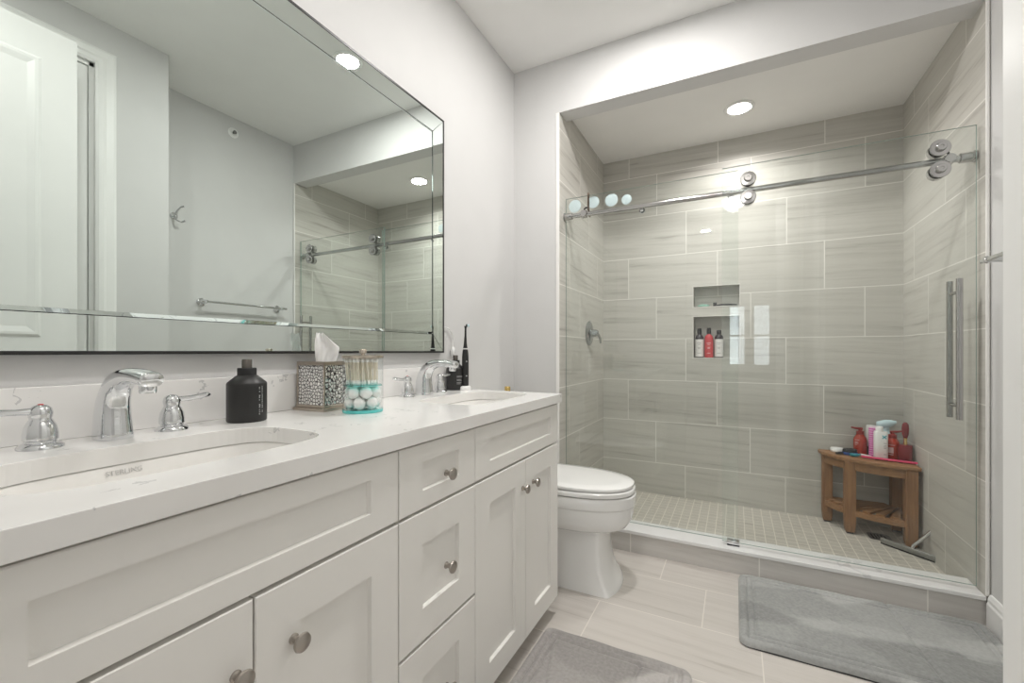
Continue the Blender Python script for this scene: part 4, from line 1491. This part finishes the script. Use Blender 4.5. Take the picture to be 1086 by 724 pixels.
MB().lathe([(0, 0), (0.033, 0), (0.036, 0.005), (0.036, 0.017), (0.032, 0.023), (0, 0.025)], n=32).build('puck', M_['white_plastic'], t, 50)

# squeegee leaning on the shower floor
t = thing('squeegee', 'steel squeegee lying on the mosaic floor before the bench', 'squeegee', (0.800, 2.915, ZF), math.radians(-42))
m = MB()
m.box(-0.135, 0.135, -0.007, 0.007, 0.008, 0.034, 0.004)
m.build('head', M_['squeegee'], t, 45)
MB().box(-0.135, 0.135, -0.003, 0.003, 0.0005, 0.0078).build('blade', M_['rubber'], t)
m = MB()
m.tube([(0.0, 0.004, 0.022), (0.004, 0.012, 0.045), (0.028, 0.030, 0.080), (0.052, 0.045, 0.118), (0.066, 0.052, 0.142)], [0.0075, 0.007, 0.0085, 0.0085, 0.0075], n=14)
m.build('handle', M_['chrome'], t, 50)

# ------------------------------------------------------------------ rugs


def rug(name, label, x0, x1, y0, y1, mat, h, marks):
    t = thing(name, label, 'rug', ((x0 + x1) / 2, (y0 + y1) / 2, 0))
    a, b = (x1 - x0) / 2, (y1 - y0) / 2
    nx, ny = 210, 140
    rs = random.Random(int(a * 1000))
    cr = 0.035

    def height(x, y):
        d = min(a - abs(x), b - abs(y))
        e = 1 - (1 - min(1, max(0, d) / 0.016)) ** 2
        z = 0.006 + (h - 0.006) * math.sqrt(max(0, e))
        for g in (0.032, 0.058):
            z -= 0.0085 * math.exp(-((d - g) / 0.0050) ** 2)
        for (px, py, qx, qy) in marks:
            vx, vy = qx - px, qy - py
            L2 = vx * vx + vy * vy
            u = max(0, min(1, ((x - px) * vx + (y - py) * vy) / L2))
            dd = math.hypot(x - px - u * vx, y - py - u * vy)
            z -= 0.0070 * math.exp(-(dd / 0.0060) ** 2)
        z += 0.0012 * math.sin(x * 31 + y * 17) * math.sin(y * 27)
        return z
    m = MB()
    grid = []
    for j in range(ny + 1):
        row = []
        for i in range(nx + 1):
            x, y = -a + 2 * a * i / nx, -b + 2 * b * j / ny
            # round the corners
            ox, oy = abs(x) - (a - cr), abs(y) - (b - cr)
            xx, yy = x, y
            if ox > 0 and oy > 0:
                L = math.hypot(ox, oy)
                mx_ = max(ox, oy)
                s = mx_ / L if L > 1e-9 else 1
                xx = math.copysign(a - cr + ox * s, x)
                yy = math.copysign(b - cr + oy * s, y)
            row.append(m.bm.verts.new((xx, yy, height(x, y))))
        grid.append(row)
    for j in range(ny):
        for i in range(nx):
            m.bm.faces.new((grid[j][i], grid[j][i + 1], grid[j + 1][i + 1], grid[j + 1][i]))
    m.build('pile', mat, t, 80)
    MB().loft([[(x, y, z) for x, y in sup(0, 0, a - 0.001, b - 0.001, 18, 64)] for z in (0.0003, 0.0058)]).build('backing', M_['rug_back'], t)
    return t


rug('bath_rug', 'grey plush bath rug on the floor before the shower curb', 0.012, 0.862, 1.79, 2.335, M_['rug_bath'], 0.026,
    [(0.12, 0.27, 0.16, -0.27), (0.16, -0.02, 0.42, -0.02), (0.26, -0.14, 0.42, -0.15), (-0.1, 0.02, 0.14, -0.09)])
rug('vanity_rug', 'grey plush rug on the floor along the vanity front', -0.645, -0.125, 0.72, 1.555, M_['rug_sink'], 0.022,
    [(-0.20, 0.30, -0.06, -0.2), (0.10, 0.35, 0.06, -0.1), (-0.2, -0.1, 0.2, -0.15)])

# ------------------------------------------------------------------ fittings on the right-hand walls
t = thing('towel_bar', 'chrome towel bar on the right-hand wall, seen in the mirror', 'towel bar', (XR, 1.935, 1.41))
MB().tube([(-0.065, -0.305, 0), (-0.065, 0.315, 0)], 0.0085, n=16).build('bar', M_['chrome'], t, 40)
for y in (-0.275, 0.275):
    m = MB().lathe([(0, 0.0005), (0.027, 0.0005), (0.027, 0.008), (0.018, 0.014), (0.012, 0.02), (0.011, 0.058), (0.014, 0.066), (0.010, 0.076), (0, 0.078)], n=24, M=T(0, y, 0) @ Matrix.Rotation(-PI / 2, 4, 'Y'))
    m.build('post', M_['chrome'], t, 40)
t = thing('robe_hook', 'chrome double robe hook high on the right-hand wall, seen in the mirror', 'hook', (XR, 1.50, 1.95))
MB().lathe([(0, 0.0005), (0.022, 0.0005), (0.022, 0.006), (0.014, 0.012), (0, 0.014)], n=24, M=Matrix.Rotation(-PI / 2, 4, 'Y')).build('plate', M_['chrome'], t, 40)
m = MB()
m.tube([(-0.010, 0, 0), (-0.030, 0.004, 0.03), (-0.05, 0.018, 0.055), (-0.06, 0.032, 0.062)], [0.006, 0.0055, 0.005, 0.0075], n=12)
m.tube([(-0.010, 0, -0.002), (-0.028, 0.004, -0.03), (-0.05, 0.020, -0.042), (-0.058, 0.038, -0.030)], [0.006, 0.0055, 0.005, 0.0075], n=12)
m.build('prong', M_['chrome'], t, 50)
t = thing('wall_sprinkler', 'white round fire sprinkler high on the right-hand wall, seen in the mirror', 'sprinkler', (XR, 1.875, 2.655))
MB().lathe([(0, 0.0005), (0.036, 0.0005), (0.036, 0.004), (0.024, 0.010), (0.018, 0.006), (0, 0.006)], n=28, M=Matrix.Rotation(-PI / 2, 4, 'Y')).build('escutcheon', M_['white_plastic'], t, 40)
MB().lathe([(0, 0.005), (0.008, 0.005), (0.008, 0.02), (0.013, 0.022), (0.013, 0.025), (0, 0.026)], n=20, M=Matrix.Rotation(-PI / 2, 4, 'Y')).build('nozzle', M_['drain'], t, 40)
